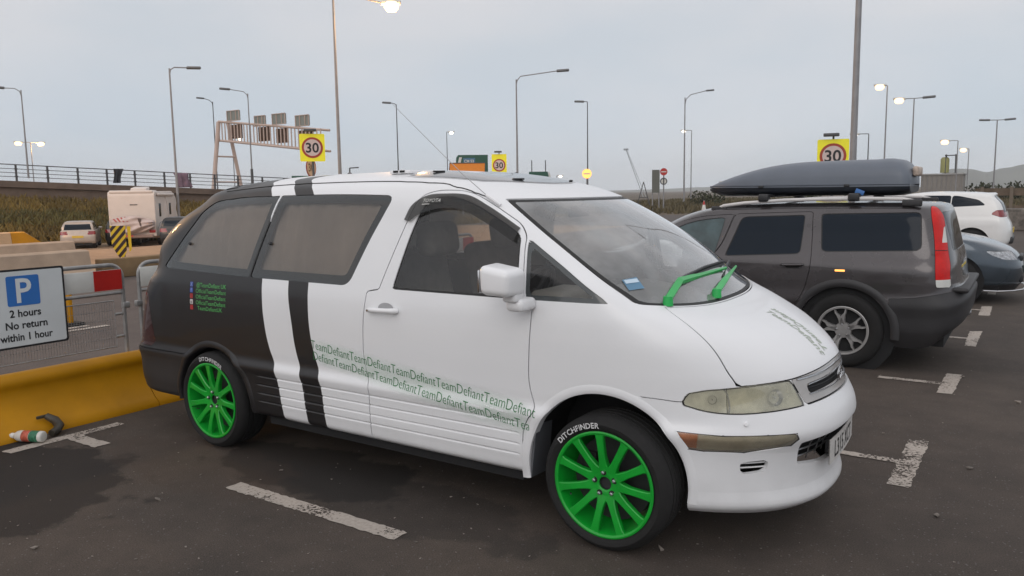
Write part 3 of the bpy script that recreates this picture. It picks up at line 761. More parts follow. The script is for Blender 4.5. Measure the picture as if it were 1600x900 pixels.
for x, y in ((1.60, -.40), (2.03, -.24), (2.06, .30), (1.60, .40)):
    b = MB(); q, nr = top_pt(x, y, .008); b.rbox(q, (.07, .022, .010), .004, 2, Euler((0, 0, R(60 if y < 0 else -60))).to_matrix()); b.build('sunroof_clip', M['black_plastic'], sr)
q, nr = top_pt(1.35, -.40, .006); b = MB(); b.rbox(q, (.16, .10, .02), .006, 2); vt = b.build('roof_vent', M['white_paint'], van)
b = MB()
for k_ in (-.03, .02): b.box(q+Vector((.0+k_, -.045, .003)), (.035, .02, .012))
b.build('vent_opening', M['black_matt'], vt)
# antenna on the right pillar
b = MB(); a0 = on_side(2.20, 1.572, .010); a1 = on_side(2.10, 1.62, .012)
b.tube([a0, (a0+a1)/2+Vector((0, -.006, .004)), a1], [.008, .011, .008], 8); an = b.build('antenna_base', M['white_paint'], van)
MB().tube([a1, Vector((1.95, -.652, 1.745)), Vector((1.50, -.66, 2.125))], [.0022, .0020, .0014], 6).build('antenna_rod', M['steel'], an)
# grille
g = skin_obj(inward(gr, .006).cut(f_nose(inward(gr, .006), P_GR)+.004).cut(-sdpoly(phi(inward(gr, .006).cut(f_nose(inward(gr, .006), P_GR)+.004))*.0145, inward(gr, .006).cut(f_nose(inward(gr, .006), P_GR)+.004).A[:, 2], [(a*.0145, z) for a, z in roundpoly([(20.4, .770), (10, .784), (-5, .786), (-5, .746), (10, .741), (20.0, .733)], [.002]*6, 2)])).both(),
             'grille', mat('grille_plastic', (.42, .40, .385), .25, .25, var=.12, scale=8, coat=.4), van)
skin_obj(inward(gr, .035).both(), 'grille_opening', M['black_matt'], g)
b = MB()
for s in (1, -1): b.tube([nose_pt(a, .772+.014*(1-a/20)**.6 if a < 20 else .772, -.004, s) for a in np.linspace(0.2, 20, 12)], .0045, 6)
for s in (1, -1): b.tube([nose_pt(a, .732+.006*(1-a/20), -.004, s) for a in np.linspace(0.2, 20, 12)], .0035, 6)
for s in (1, -1): b.tube([nose_pt(a, .802+.012*(1-a/24), -.002, s) for a in np.linspace(0.2, 24, 12)], .006, 6)
b.build('grille_trim', M['chrome'], g)
b = MB()
for s in (1, -1): b.tube([nose_pt(a, .758, -.022, s) for a in np.linspace(.2, 20, 10)], .004, 6)
b.build('grille_slat', M['black_plastic'], g)
# oval badge of three loops
b = MB(); q = nose_pt(0, .764, .004)
def oval(cy, cz, ry, rz, t=.0032, n=28): b.tube([(q.x+.003-abs(cy+ry*math.cos(2*PI*i/n))*.03, cy+ry*math.cos(2*PI*i/n), q.z+cz+rz*math.sin(2*PI*i/n)) for i in range(n)], t, 6, closed=True)
oval(0, 0, .046, .031); oval(0, .010, .034, .012); oval(0, -.002, .013, .028)
b.build('badge', M['chrome'], g)
# lower intake behind the plate
it = skin_obj(inward(intake, .075).both(), 'lower_intake', M['black_matt'], van)
b = MB()
for s in (1, -1):
    for zz in (.425, .455, .485, .515): b.tube([nose_pt(a, zz, -.046, s) for a in np.linspace(.5, 25.6, 12)], .004, 6)
    for a in (6, 11, 16, 21): b.tube([nose_pt(a, z, -.048, s) for z in (.40, .46, .52, .55)], .003, 6)
b.build('intake_mesh', M['steel'], it)
# number plate, gently bowed with the bumper
b = MB(); nx = 16; vs, fs = [], []
def plate_pt(y, z, o_=0): return Vector((3.716-.16*y*y+o_, y, z))
for i in range(nx+1):
    y = -.26+.52*i/nx
    for z in (.392, .506):
        for o_ in (0, .004): vs.append(plate_pt(y, z, o_))
for i in range(nx):
    a, c = i*4, i*4+4; fs += [(a+1, c+1, c+3, a+3), (a, a+2, c+2, c), (a, c, c+1, a+1), (a+2, a+3, c+3, c+2)]
b.add(vs, fs); pl = b.build('number_plate', mat('plate_white', (.60, .585, .56), .35, var=.08, scale=30), van)
v2, f2 = text_poly('L315 XCT', .112, .78, .006); wd = max(a[0] for a in v2); ds = diced(v2, f2, .03)
b = MB(); b.add([plate_pt(-(wd/2)+x, .408+y, .0052) for x, y in ds[0]], ds[1]); b.build('plate_lettering', M['black_ink'], pl, smooth=False)
b = MB(); b.rbox((3.69, 0, .45), (.04, .36, .07), .006); b.build('plate_bracket', M['black_plastic'], pl)
# ---- mirrors
for s in (1, -1):
    b = MB()
    def tp(v):
        if v.z < 0: v.x *= .92
        if v.y < 0: v.x *= .93; v.z *= .92
        v.z += .020*(-(v.x/.13))*(1 if v.z > 0 else .2)
    b.rbox((2.415, s*-.975, 1.240), (.178, .160, .138), .032, 6, taper=(tp if s == 1 else (lambda v: (v.__setattr__('y', -v.y), tp(v), v.__setattr__('y', -v.y))[0])))
    mi = b.build('door_mirror', M['white_paint'], van, angle=80)
    b = MB(); b.rbox((2.458, s*-.885, 1.125), (.095, .14, .060), .024, 4); b.rbox((2.448, s*-.935, 1.165), (.075, .08, .05), .015, 3); b.build('mirror_foot', M['white_paint'], mi, angle=80)
    b = MB(); b.rbox((2.328, s*-.975, 1.240), (.012, .13, .105), .005, 2); b.build('mirror_glass', M['chrome'], mi)
    # handle
    b = MB()
    h0, h1 = on_side(1.455, 1.022, .030, s), on_side(1.640, 1.026, .030, s)
    dish = MB()
    vs, fs = [], []
    for i in range(17):
        a = PI*i/16; vs.append(on_side(1.560+.055*math.cos(a), 1.035+.030*math.sin(a), .002, s))
    b.tube([on_side(1.452, 1.020, .004, s), on_side(1.458, 1.020, .026, s), h0+(h1-h0)*.2, (h0+h1)/2+Vector((0, -s*.004, 0)), h0+(h1-h0)*.8, on_side(1.636, 1.026, .026, s), on_side(1.642, 1.026, .004, s)], [.012, .014, .013, .013, .014, .016, .014], 10)
    hd = b.build('door_handle', M['white_paint'], van, angle=70)
    b = MB(); b.add(vs, [tuple(range(17))]); b.build('handle_recess', mat('recess%d' % s, (.34, .34, .35), .5), hd)
    b = MB(); q = on_side(1.462, 1.020, .040, s); b.cyl(q, q+Vector((0, -s*.003, 0)), .006, .006, 12); b.build('key_hole', M['chrome'], hd)
# wind deflector on the front door windows, with white lettering
M['smoke'] = glass('smoke_plastic', (.30, .295, .285), .5, .0)
VO = spl([(1.612, 1.505), (1.652, 1.582), (1.728, 1.628), (1.86, 1.640), (1.99, 1.632), (2.145, 1.572), (2.350, 1.468)], 6, False)
VI = spl([(1.662, 1.492), (1.705, 1.522), (1.770, 1.545), (1.88, 1.562), (2.00, 1.552), (2.14, 1.498), (2.338, 1.400)], 6, False)
for s in (1, -1):
    b = MB(); vs = []
    for (xo, zo), (xi, zi) in zip(VO, VI):
        vs += [on_side(xo, zo, .003, s), on_side(xo+.2*(xi-xo), zo+.2*(zi-zo), .010, s), on_side(xi, zi, .016, s)]
    n_ = len(VO); b.add(vs, [(i*3+j, (i+1)*3+j, (i+1)*3+j+1, i*3+j+1) for i in range(n_-1) for j in range(2)]); vz = b.build('wind_deflector', M['smoke'], van, angle=60)
    v2, f2 = text_poly('TOYOTA', .024, 1.2, .0); w_ = max(a[0] for a in v2)
    b = MB(); x0 = 1.735 if s == 1 else 1.735+w_
    b.add([on_side(x0+s*(x+.25*y), 1.590+y, .020, s) for x, y in v2], f2)
    b.add([on_side(x0+s*x, 1.578+y, .020, s) for x, y in ((0, 0), (.05, .002), (.05, .005), (0, .004))], [(0, 1, 2, 3)])
    b.build('deflector_lettering', M['board_white'], vz, smooth=False)
# ---- wheels
def rim_and_tyre(parent_thing, cx, cy, s, R_t, R_r, nsp, rim_m, hub_r=.070, wid=.215, name='wheel', spokes=None):
    """wheel standing on z=0, outer face towards s*-y"""
    w = thing(name, None, None); child(w, parent_thing); w.location = (cx, cy, R_t)
    X = lambda v: Vector((v.x, -s*v.z, v.y)) if s == 1 else Vector((-v.x, -s*v.z, v.y))     # local z = outwards
    t = MB(); h = wid/2
    prof = [(R_r-.012, h-.012), (R_r+.002, h-.006), (R_r+.010, h+.002), (R_r+.022, h+.009), ((R_t+R_r)/2, h+.012), (R_t-.028, h+.004), (R_t-.010, h-.012), (R_t-.002, h-.032)]
    for g_ in (-.055, -.02, .02, .055): prof += [(R_t, g_*-1+.006), (R_t-.007, g_*-1+.004), (R_t-.007, g_*-1-.004), (R_t, g_*-1-.006)]
    prof += [(R_t-.002, -h+.032), (R_t-.010, -h+.012), (R_t-.028, -h-.004), (R_r+.02, -h-.008), (R_r-.012, -h+.012)]
    t.lathe(prof, 72, X); t.build('tyre', M['rubber'], w)
    r = MB()
    r.lathe([(R_r+.002, h-.004), (R_r+.0035, h+.003), (R_r-.004, h+.005), (R_r-.013, h+.001), (R_r-.016, h-.012), (R_r-.020, h-.05), (R_r-.030, h-.09), (R_r-.045, -h+.03), (R_r-.01, -h)], 72, X)
    if spokes: spokes(r, X, R_r, h)
    else:
        for i in range(nsp):
            a = 2*PI*i/nsp+R(95); ca, sa = math.cos(a), math.sin(a); rows = []
            for rad, hw, zt, th in ((.040, .030, h-.024, .035), (.066, .027, h-.019, .036), (.092, .0195, h-.013, .030), (.13, .0165, h-.007, .026), (.18, .0172, h-.003, .024), (.215, .0190, h-.001, .022), (R_r-.012, .024, h-.001, .022)):
                for y, z in ((-hw, zt-th), (-hw, zt-.004), (-hw+.004, zt), (hw-.004, zt), (hw, zt-.004), (hw, zt-th)):
                    rows.append(X(Vector((ca*rad-sa*y, sa*rad+ca*y, z))))
            k = 6; r.add(rows, [(q*k+j, (q+1)*k+j, (q+1)*k+(j+1) % k, q*k+(j+1) % k) for q in range(6) for j in range(k)])
        r.lathe([(.030, h-.040), (.031, h-.024), (.034, h-.022), (.060, h-.021), (.074, h-.024), (.080, h-.038), (.078, h-.06)], 40, X)
    rm = r.build('rim', rim_m, w, angle=32)
    c = MB(); c.lathe([(0.0, h-.042), (.029, h-.042), (.030, h-.030)], 24, X); c.build('hub_cap', M['black_plastic'] if not spokes else M['chrome'], w)
    for i in range(5):
        a = 2*PI*i/5+R(97); p_ = Vector((math.cos(a)*.0535, math.sin(a)*.0535, 0)); wl_ = MB(); nt = MB()
        wl_.lathe([(0, .0004), (.0105, .0004), (.0145, .0012), (.0145, 0)], 16, lambda v, p_=p_: X(v+p_+Vector((0, 0, h-.0212)))); wl_.build('nut_seat', M['black_matt'], w)
        nt.lathe([(.0085, 0), (.0080, .010), (.004, .013), (0, .013)], 6, lambda v, p_=p_: X(v+p_+Vector((0, 0, h-.0205)))); nt.build('wheel_nut', M['steel'], w)
    dk = MB(); dk.lathe([(0, h-.105), (R_r-.05, h-.105), (R_r-.05, h-.125), (0, h-.125)], 40, X); dk.build('brake_disc', M['black_plastic'], w)
    cl = MB(); cl.box(X(Vector((-.11, .05, h-.10))), (.07, .05, .13)); cl.build('brake_caliper', M['black_matt'], w)
    vl = MB(); a = R(205); vl.cyl(X(Vector((math.cos(a)*.205, math.sin(a)*.205, h-.035))), X(Vector((math.cos(a)*.185, math.sin(a)*.185, h-.005))), .004, .0035, 8); vl.build('valve', M['black_plastic'], w)
    return w
RT, RR, TW = .318, .246, .225
for cx in (2.86, 0.0):
    for s in (1, -1):
        w = rim_and_tyre(van, cx, s*-.732, s, RT, RR, 11, M['green_rim'], wid=TW)
        # white hand-drawn letters on the tyre wall
        txt = 'DITCHFINDER'; b = MB(); span = 50 if cx > 1 else 50; mid_a = 117 if cx > 1 else 82; rad = RR+.020; size = .034
        ws = [text_width(ch, .02)+.12 for ch in txt]; tot = sum(ws); acc = 0; sgn = -1
        for ch, wd_ in zip(txt, ws):
            a = R(mid_a+span/2-(acc+wd_/2)/tot*span); acc += wd_
            v, f = text_poly(ch, 1, 1, .02); mnx = min(q[0] for q in v); mxx = max(q[0] for q in v); cxk = (mnx+mxx)/2
            sxx = (RR+.035)*R(span)/tot
            pts = []
            for q in v:
                rr_ = rad+q[1]*size*1.05; aa = a-(q[0]-cxk)*sxx/rr_
                px_, pz_ = rr_*math.cos(aa), rr_*math.sin(aa)
                pts.append((s*px_, -s*(TW/2+.0148), pz_))
            b.add(pts, f)
        b.build('tyre_lettering', mat('tyre_white', (.62, .62, .62), .6, var=.3, scale=60), w, smooth=False)
# ---- underbody
b = MB(); b.box((1.40, 0, .30), (3.4, 1.10, .10)); b.box((1.43, 0, .25), (1.9, 1.52, .06)); b.box((3.15, 0, .32), (.5, .75, .10)); b.box((-.6, 0, .40), (.5, 1.0, .14))
b.tube([(2.4, .2, .2), (1.2, .25, .19), (.3, .3, .22)], .035, 10); b.build('underbody', M['black_matt'], van)
b = MB()
for cx in (2.86, 0): b.cyl((cx, -.62, .31), (cx, .62, .31), .035)
b.build('axle', M['black_matt'], van)
# ---- cabin
b = MB(); b.box((1.43, 0, .46), (1.9, 1.45, .04)); b.box((-.32, 0, .72), (1.0, 1.15, .04)); b.build('cabin_floor', M['trim'], van)
for s in (-1, 1):
    st = thing('front_seat', None, None); child(st, van); st.location = (1.50, s*.40, 0)
    b = MB(); b.rbox((.16, 0, .78), (.52, .50, .16), .05, 4); b.build('seat_cushion', M['cloth'], st)
    b = MB(); b.rbox((-.06, 0, 1.06), (.15, .50, .54), .06, 5, Euler((0, R(-14), 0)).to_matrix()); b.build('seat_back', M['cloth'], st)
    b = MB(); b.rbox((.08 if s == -1 else .02, 0, 1.385), (.13, .29, .20), .055, 5, Euler((0, R(-8), 0)).to_matrix())
    for y in (-.06, .06): b.cyl((-.09, y, 1.24), (-.05, y, 1.34), .007)
    b.build('headrest', M['cloth'], st)
b = MB(); b.rbox((2.62, 0, 1.00), (.55, 1.42, .20), .07, 4, taper=lambda v: v.__setattr__('z', v.z*(1.0 if v.x < 0 else .45)+(0 if v.x < 0 else -.01)))
b.rbox((2.40, -.40, 1.10), (.20, .34, .09), .03, 3); b.box((2.90, 0, 1.03), (.44, 1.26, .02)); b.build('dashboard', M['trim'], van)
b = MB(); rot = Euler((0, R(-58), 0)).to_matrix(); c0 = Vector((2.20, -.40, 1.09))
b.tube([c0+rot @ Vector((.185*math.cos(a), .185*math.sin(a), 0)) for a in np.linspace(0, 2*PI, 40, endpoint=False)], .014, 8, closed=True)
for a in (0.3, PI-.3, -PI/2): b.tube([c0+rot @ Vector((.04*math.cos(a), .04*math.sin(a), -.02)), c0+rot @ Vector((.18*math.cos(a), .18*math.sin(a), 0))], .013, 6)
b.cyl(c0+rot @ Vector((0, 0, -.03)), c0+rot @ Vector((0, 0, .0)), .06, .05, 16); b.cyl(c0, c0+Vector((.22, 0, -.12)), .02); b.build('steering_wheel', M['black_plastic'], van)
b = MB(); b.rbox((2.28, 0, 1.53), (.03, .22, .06), .012, 3); b.cyl((2.29, 0, 1.55), (2.33, 0, 1.60), .008); b.build('rear_view_mirror', M['black_plastic'], van)
# blue permit in the corner of the screen
def screen_pt(x, y, out): return top_pt(x, y, out)[0]
b = MB(); P4 = [(2.868, -.668), (2.915, -.690), (2.955, -.610), (2.905, -.590)]
pts = [top_pt(x, y, .001)[0] for x, y in P4]; b.add(pts, [(0, 1, 2, 3)]); pm = b.build('permit_sticker', mat('permit_blue', (.10, .22, .34), .4), van, smooth=False)
b = MB(); pts = [top_pt(x, y, .0025)[0] for x, y in [(2.874, -.664), (2.890, -.671), (2.925, -.604), (2.909, -.597)]]; b.add(pts, [(0, 1, 2, 3)]); b.build('sticker_band', mat('permit_pale', (.50, .62, .72), .4), pm, smooth=False)
# ---- wipers, overspray green
M['green_wiper'] = mat('green_wiper', (.020, .40, .085), .42, var=.12, coat=.2)
def wiper(p0, p1, p2, b0, b1, w0):
    b = MB(); P = [Vector(q) for q in (p0, p1, p2)]
    def bar(a, c, wa, wc, t):
        d = (c-a).normalized(); nr = Vector((.5, 0, .85)); sd = d.cross(nr).normalized(); nn = sd.cross(d).normalized()
        vs = [a-sd*wa-nn*t, a+sd*wa-nn*t, a+sd*wa*.8+nn*t, a-sd*wa*.8+nn*t, c-sd*wc-nn*t, c+sd*wc-nn*t, c+sd*wc*.8+nn*t, c-sd*wc*.8+nn*t]
        b.add(vs, [(0, 1, 2, 3), (7, 6, 5, 4), (0, 4, 5, 1), (1, 5, 6, 2), (2, 6, 7, 3), (3, 7, 4, 0)])
    bar(P[0], P[1], w0, w0*.95, .012); bar(P[1], P[1]+(P[2]-P[1])*.3, w0*.95, w0*.7, .009); bar(P[1]+(P[2]-P[1])*.3, P[2], w0*.7, .006, .006)
    b.cyl(P[0]+Vector((0, 0, -.03)), P[0]+Vector((0, 0, .014)), .024, .021, 16)
    a = b.build('wiper_arm', M['green_wiper'], van, angle=50)
    b = MB(); c0_, c1_ = Vector(b0), Vector(b1)
    b.tube([c0_, c0_*.5+c1_*.5+Vector((0, 0, .006)), c1_], .009, 6); b.tube([c0_+Vector((0, 0, .014)), (c0_+c1_)/2+Vector((0, 0, .022)), c1_+Vector((0, 0, .014))], .007, 6)
    b.build('wiper_blade', M['black_plastic'], a)
wiper((3.060, -.588, 1.150), (3.030, -.37, 1.212), (3.035, .29, 1.215), (3.02, -.30, 1.208), (3.00, .34, 1.232), .019)
wiper((3.135, -.150, 1.140), (3.105, .06, 1.175), (2.99, .60, 1.195), (3.06, .16, 1.165), (2.93, .66, 1.205), .018)
# ---- lettering on the panels
M['letter_green'] = mat('letter_green', (.025, .17, .05), .5, var=.2, scale=40)
M['spray_green'] = None
def side_text(name, lines, m, out=.0022, step=.02):
    b = MB()
    for t, p0, p1, h, bold in lines:
        v, f = text_poly(t, 1, 1, bold); mn = min(q[0] for q in v); mx = max(q[0] for q in v)
        L = math.hypot(p1[0]-p0[0], p1[1]-p0[1]); k = L/(mx-mn)
        v = [((q[0]-mn)*k, q[1]*h/.70) for q in v]; v, f = diced(v, f, step)
        dx, dz = (p1[0]-p0[0])/L, (p1[1]-p0[1])/L
        b.add([on_side(p0[0]+x*dx, p0[1]+x*dz+y, out) for x, y in v], f)
    return b.build(name, m, van, smooth=False)
side_text('team_lettering', [('TeamDefiant'*5, (.972, .762), (2.505, .577), .052, -.012), ('Defiant'+'TeamDefiant'*4+'Tea', (.985, .697), (2.47, .506), .050, -.012)], M['letter_green'])
# pale green overspray left by the stencil
m, n, l, b_ = newmat('overspray'); n.remove(b_); out_ = n['Material Output']
tr = n.new('ShaderNodeBsdfTransparent'); df = n.new('ShaderNodeBsdfDiffuse'); df.inputs[0].default_value = (.56, .70, .58, 1)
co = n.new('ShaderNodeTexCoord'); t = n.new('ShaderNodeTexNoise'); l.new(co.outputs['Object'], t.inputs[0]); t.inputs['Scale'].default_value = 7; t.inputs['Detail'].default_value = 3
at_ = n.new('ShaderNodeAttribute'); at_.attribute_name = 'fade'
mr = n.new('ShaderNodeMapRange'); l.new(t.outputs[0], mr.inputs[0]); mr.inputs[1].default_value = .3; mr.inputs[2].default_value = .75; mr.inputs[3].default_value = .35; mr.inputs[4].default_value = .75
mu = n.new('ShaderNodeMath'); mu.operation = 'MULTIPLY'; l.new(mr.outputs[0], mu.inputs[0]); l.new(at_.outputs['Fac'], mu.inputs[1])
mx = n.new('ShaderNodeMixShader'); l.new(mu.outputs[0], mx.inputs[0]); l.new(tr.outputs[0], mx.inputs[1]); l.new(df.outputs[0], mx.inputs[2]); l.new(mx.outputs[0], out_.inputs[0])
b = MB(); nx, ny = 120, 10; fade = []
for i in range(nx+1):
    for j in range(ny+1):
        x = 1.0+1.475*i/nx; c = j/ny; z = (.835-(x-.97)*.121)-c*(.165+.02*(x-1)); b.v.append(tuple(on_side(x, max(z, .46), .0012))); fade.append(math.sin(PI*c)**.7*min(1, i/6)*min(1, (nx-i)/4)*.45)
b.f = [(i*(ny+1)+j, (i+1)*(ny+1)+j, (i+1)*(ny+1)+j+1, i*(ny+1)+j+1) for i in range(nx) for j in range(ny)]; b.mi = [0]*len(b.f)
o = b.build('stencil_overspray', m, van); at = o.data.attributes.new('fade', 'FLOAT', 'POINT'); at.data.foreach_set('value', fade)
M['letter_light'] = mat('letter_light', (.10, .42, .12), .5, var=.2)
zz = [1.062, 1.024, .986, .948, .912]
side_text('social_lettering', [('@TeamDefiant UK', (-.100, zz[0]), (.205, zz[0]), .027, .0), ('OfficialTeamDefiant', (-.105, zz[1]), (.205, zz[1]), .026, .0), ('OfficialTeamDefiant', (-.105, zz[2]), (.203, zz[2]), .026, 0), ('OfficialTeamDefiant', (-.105, zz[3]), (.200, zz[3]), .026, 0), ('TeamDefiantUK', (-.090, zz[4]), (.165, zz[4]), .026, 0)], M['letter_light'], step=.04)
def icon(z, col, nm, ch=None, chm=None):
    b = MB(); b.add([on_side(-.152+x, z+y, .0022) for x, y in roundpoly([(-.016, -.002), (.016, -.002), (.016, .030), (-.016, .030)], .006, 3)], [tuple(range(16))])
    o = b.build('social_icon', mat(nm, col, .5), van, smooth=False)
    if ch:
        v, f = text_poly(ch, .034, .9, .01); mn = min(q[0] for q in v); mx_ = max(q[0] for q in v)
        b = MB(); b.add([on_side(-.152+q[0]-(mn+mx_)/2, z+.003+q[1], .0034) for q in v], f); b.build('icon_letter', chm, o, smooth=False)
icon(zz[0], (.05, .08, .30), 'icon_x', 'X', mat('icon_pale', (.25, .32, .60), .5)); icon(zz[1], (.05, .10, .38), 'icon_f', 'f', mat('icon_pale2', (.30, .36, .60), .5))
icon(zz[2], (.34, .03, .03), 'icon_y'); icon(zz[3], (.55, .52, .50), 'icon_i', 'o', mat('icon_dark', (.05, .02, .03), .5)); icon(zz[4], (.38, .03, .03), 'icon_t')
# stencilled words on the bonnet
M['letter_grey'] = mat('letter_grey', (.40, .45, .37), .5, var=.15, scale=60)
b = MB()
for t, p0, p1, h in (('TeamDefiant', (3.330, -.012), (3.628, -.105), .050), ('TeamDefiant', (3.640, .012), (3.345, .112), .050)):
    v, f = text_poly(t, 1, 1, .012); mn = min(q[0] for q in v); mx_ = max(q[0] for q in v); L = math.hypot(p1[0]-p0[0], p1[1]-p0[1]); k = L/(mx_-mn)
    v = [((q[0]-mn)*k, q[1]*h/.7) for q in v]; v, f = diced(v, f, .02); dx, dy = (p1[0]-p0[0])/L, (p1[1]-p0[1])/L
    b.add([top_pt(p0[0]+x*dx-y*dy, p0[1]+x*dy+y*dx, .0015)[0] for x, y in v], f)
b.build('bonnet_lettering', M['letter_grey'], van, smooth=False)
# ================================================================= ground, roads, markings
def sstep(a, b, x):
    t = np.clip((np.asarray(x, float)-a)/(b-a), 0, 1); return t*t*(3-2*t)
def hgt(x, y):
    """lie of the land: falls away gently towards the lorry park below the flyover"""
    return -.90*sstep(-19, -36, x)*sstep(75, 45, y)
def sheet(name, x0, x1, y0, y1, step, off, m, fn=None):
    nx, ny = max(1, int(round((x1-x0)/step))), max(1, int(round((y1-y0)/step)))
    X, Y = np.meshgrid(np.linspace(x0, x1, nx+1), np.linspace(y0, y1, ny+1), indexing='ij'); Z = hgt(X, Y)+off
    b = MB(); b.v = list(zip(X.ravel().tolist(), Y.ravel().tolist(), Z.ravel().tolist()))
    b.f = [(i*(ny+1)+j, (i+1)*(ny+1)+j, (i+1)*(ny+1)+j+1, i*(ny+1)+j+1) for i in range(nx) for j in range(ny)]; b.mi = [0]*len(b.f)
    o = b.build(name, m); o['kind'] = 'structure'; return o
def asphalt(name, dark, light, stains=()):
    m, n, l, b = newmat(name); b.inputs['Roughness'].default_value = .86; b.inputs['Specular IOR Level'].default_value = .35
    co = n.new('ShaderNodeTexCoord')
    def noise_(s, d=6, r=.6, src=None):
        t = n.new('ShaderNodeTexNoise'); l.new(src or co.outputs['Object'], t.inputs[0]); t.inputs['Scale'].default_value = s; t.inputs['Detail'].default_value = d; t.inputs['Roughness'].default_value = r; return t.outputs[0]
    def ramp_(src, p0, c0, p1, c1):
        r = n.new('ShaderNodeValToRGB'); l.new(src, r.inputs[0]); r.color_ramp.elements[0].position = p0; r.color_ramp.elements[1].position = p1; r.color_ramp.elements[0].color = tuple(c0)+(1,); r.color_ramp.elements[1].color = tuple(c1)+(1,); return r.outputs[0]
    def mix(f, a, c, bl='MIX'):
        q = n.new('ShaderNodeMixRGB'); q.blend_type = bl
        if isinstance(f, float): q.inputs[0].default_value = f
        else: l.new(f, q.inputs[0])
        l.new(a, q.inputs[1])
        if isinstance(c, tuple): q.inputs[2].default_value = c+(1,)
        else: l.new(c, q.inputs[2])
        return q.outputs[0]
    big = ramp_(noise_(.55, 5), .35, dark, .68, light)
    mid = mix(.8, big, ramp_(noise_(3.2, 9, .72), .3, (.74, .74, .75), .7, (1.24, 1.22, 1.20)), 'MULTIPLY')
    fine = mix(.75, mid, ramp_(noise_(150, 3, .7), .30, (.40, .40, .40), .72, (1.75, 1.72, 1.68)), 'MULTIPLY')
    v = n.new('ShaderNodeTexVoronoi'); l.new(co.outputs['Object'], v.inputs[0]); v.inputs['Scale'].default_value = 75
    wn_ = n.new('ShaderNodeTexWhiteNoise'); l.new(v.outputs['Position'], wn_.inputs[0])
    near_ = n.new('ShaderNodeMath'); near_.operation = 'LESS_THAN'; l.new(v.outputs['Distance'], near_.inputs[0]); near_.inputs[1].default_value = .34
    pick = n.new('ShaderNodeMath'); pick.operation = 'GREATER_THAN'; l.new(wn_.outputs[0], pick.inputs[0]); pick.inputs[1].default_value = .93
    sp_ = n.new('ShaderNodeMath'); sp_.operation = 'MULTIPLY'; l.new(near_.outputs[0], sp_.inputs[0]); l.new(pick.outputs[0], sp_.inputs[1])
    cur = mix(sp_.outputs[0], fine, (.115, .105, .098))
    sp = n.new('ShaderNodeSeparateXYZ'); l.new(co.outputs['Object'], sp.inputs[0])
    rough_src = None
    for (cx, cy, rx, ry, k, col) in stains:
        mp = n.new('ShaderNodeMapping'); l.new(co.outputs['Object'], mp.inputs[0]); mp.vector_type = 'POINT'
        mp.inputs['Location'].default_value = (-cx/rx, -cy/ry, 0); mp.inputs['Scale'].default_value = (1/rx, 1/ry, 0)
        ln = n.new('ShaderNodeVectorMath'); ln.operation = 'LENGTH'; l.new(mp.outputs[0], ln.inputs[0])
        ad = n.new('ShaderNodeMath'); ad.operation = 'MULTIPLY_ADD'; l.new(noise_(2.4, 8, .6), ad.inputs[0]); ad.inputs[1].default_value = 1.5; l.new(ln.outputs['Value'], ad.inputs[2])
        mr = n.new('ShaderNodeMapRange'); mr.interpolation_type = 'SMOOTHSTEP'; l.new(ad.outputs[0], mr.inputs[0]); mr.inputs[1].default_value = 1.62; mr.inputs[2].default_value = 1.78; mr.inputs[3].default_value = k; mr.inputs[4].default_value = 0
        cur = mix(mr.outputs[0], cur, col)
    l.new(cur, b.inputs['Base Color'])
    bp = n.new('ShaderNodeBump'); bp.inputs['Strength'].default_value = .55; bp.inputs['Distance'].default_value = .006; l.new(noise_(120, 3, .7), bp.inputs['Height']); l.new(bp.outputs[0], b.inputs['Normal'])
    return m
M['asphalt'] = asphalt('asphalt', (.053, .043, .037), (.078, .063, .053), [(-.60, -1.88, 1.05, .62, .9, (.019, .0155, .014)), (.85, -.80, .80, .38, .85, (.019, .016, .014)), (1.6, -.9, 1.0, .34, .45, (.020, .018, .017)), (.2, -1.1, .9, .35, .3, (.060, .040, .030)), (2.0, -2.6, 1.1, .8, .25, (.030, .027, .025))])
M['asphalt_road'] = asphalt('asphalt_road', (.074, .060, .056), (.096, .080, .073))
M['concrete_yard'] = asphalt('concrete_yard', (.27, .175, .105), (.34, .225, .135), [(-28, 16, 9, 5, .35, (.20, .12, .08))])
M['scrub_ground'] = mat('scrub_ground', (.10, .075, .05), .95, var=.35, scale=.12)
M['far_road'] = mat('far_road', (.075, .060, .053), .9, var=.15, scale=.2)
# ground sheet out to the horizon
def axis(n_, L): t = np.linspace(-1, 1, n_); return np.sign(t)*(np.abs(t)**3.2)*L
ax = np.unique(np.concatenate([axis(61, 2350), np.linspace(-60, 10, 36)])); ay = np.unique(np.concatenate([axis(61, 2350), np.linspace(-10, 90, 41)]))
Xg, Yg = np.meshgrid(ax, ay, indexing='ij'); Zg = hgt(Xg, Yg)-.012
b = MB(); b.v = list(zip(Xg.ravel().tolist(), Yg.ravel().tolist(), Zg.ravel().tolist())); ny = len(ay)
b.f = [(i*ny+j, (i+1)*ny+j, (i+1)*ny+j+1, i*ny+j+1) for i in range(len(ax)-1) for j in range(ny-1)]; b.mi = [0]*len(b.f)
o = b.build('ground', M['scrub_ground']); o['kind'] = 'structure'
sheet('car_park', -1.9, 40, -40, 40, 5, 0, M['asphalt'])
sheet('access_road', -11.5, -1.9, -40, 30, 2, -.004, M['asphalt_road'])
sheet('lorry_park', -44, -11.5, -30, 30, 1.5, -.002, M['concrete_yard'])
sheet('far_road', -44, 60, 30, 46, 2, 0.006, M['far_road'])
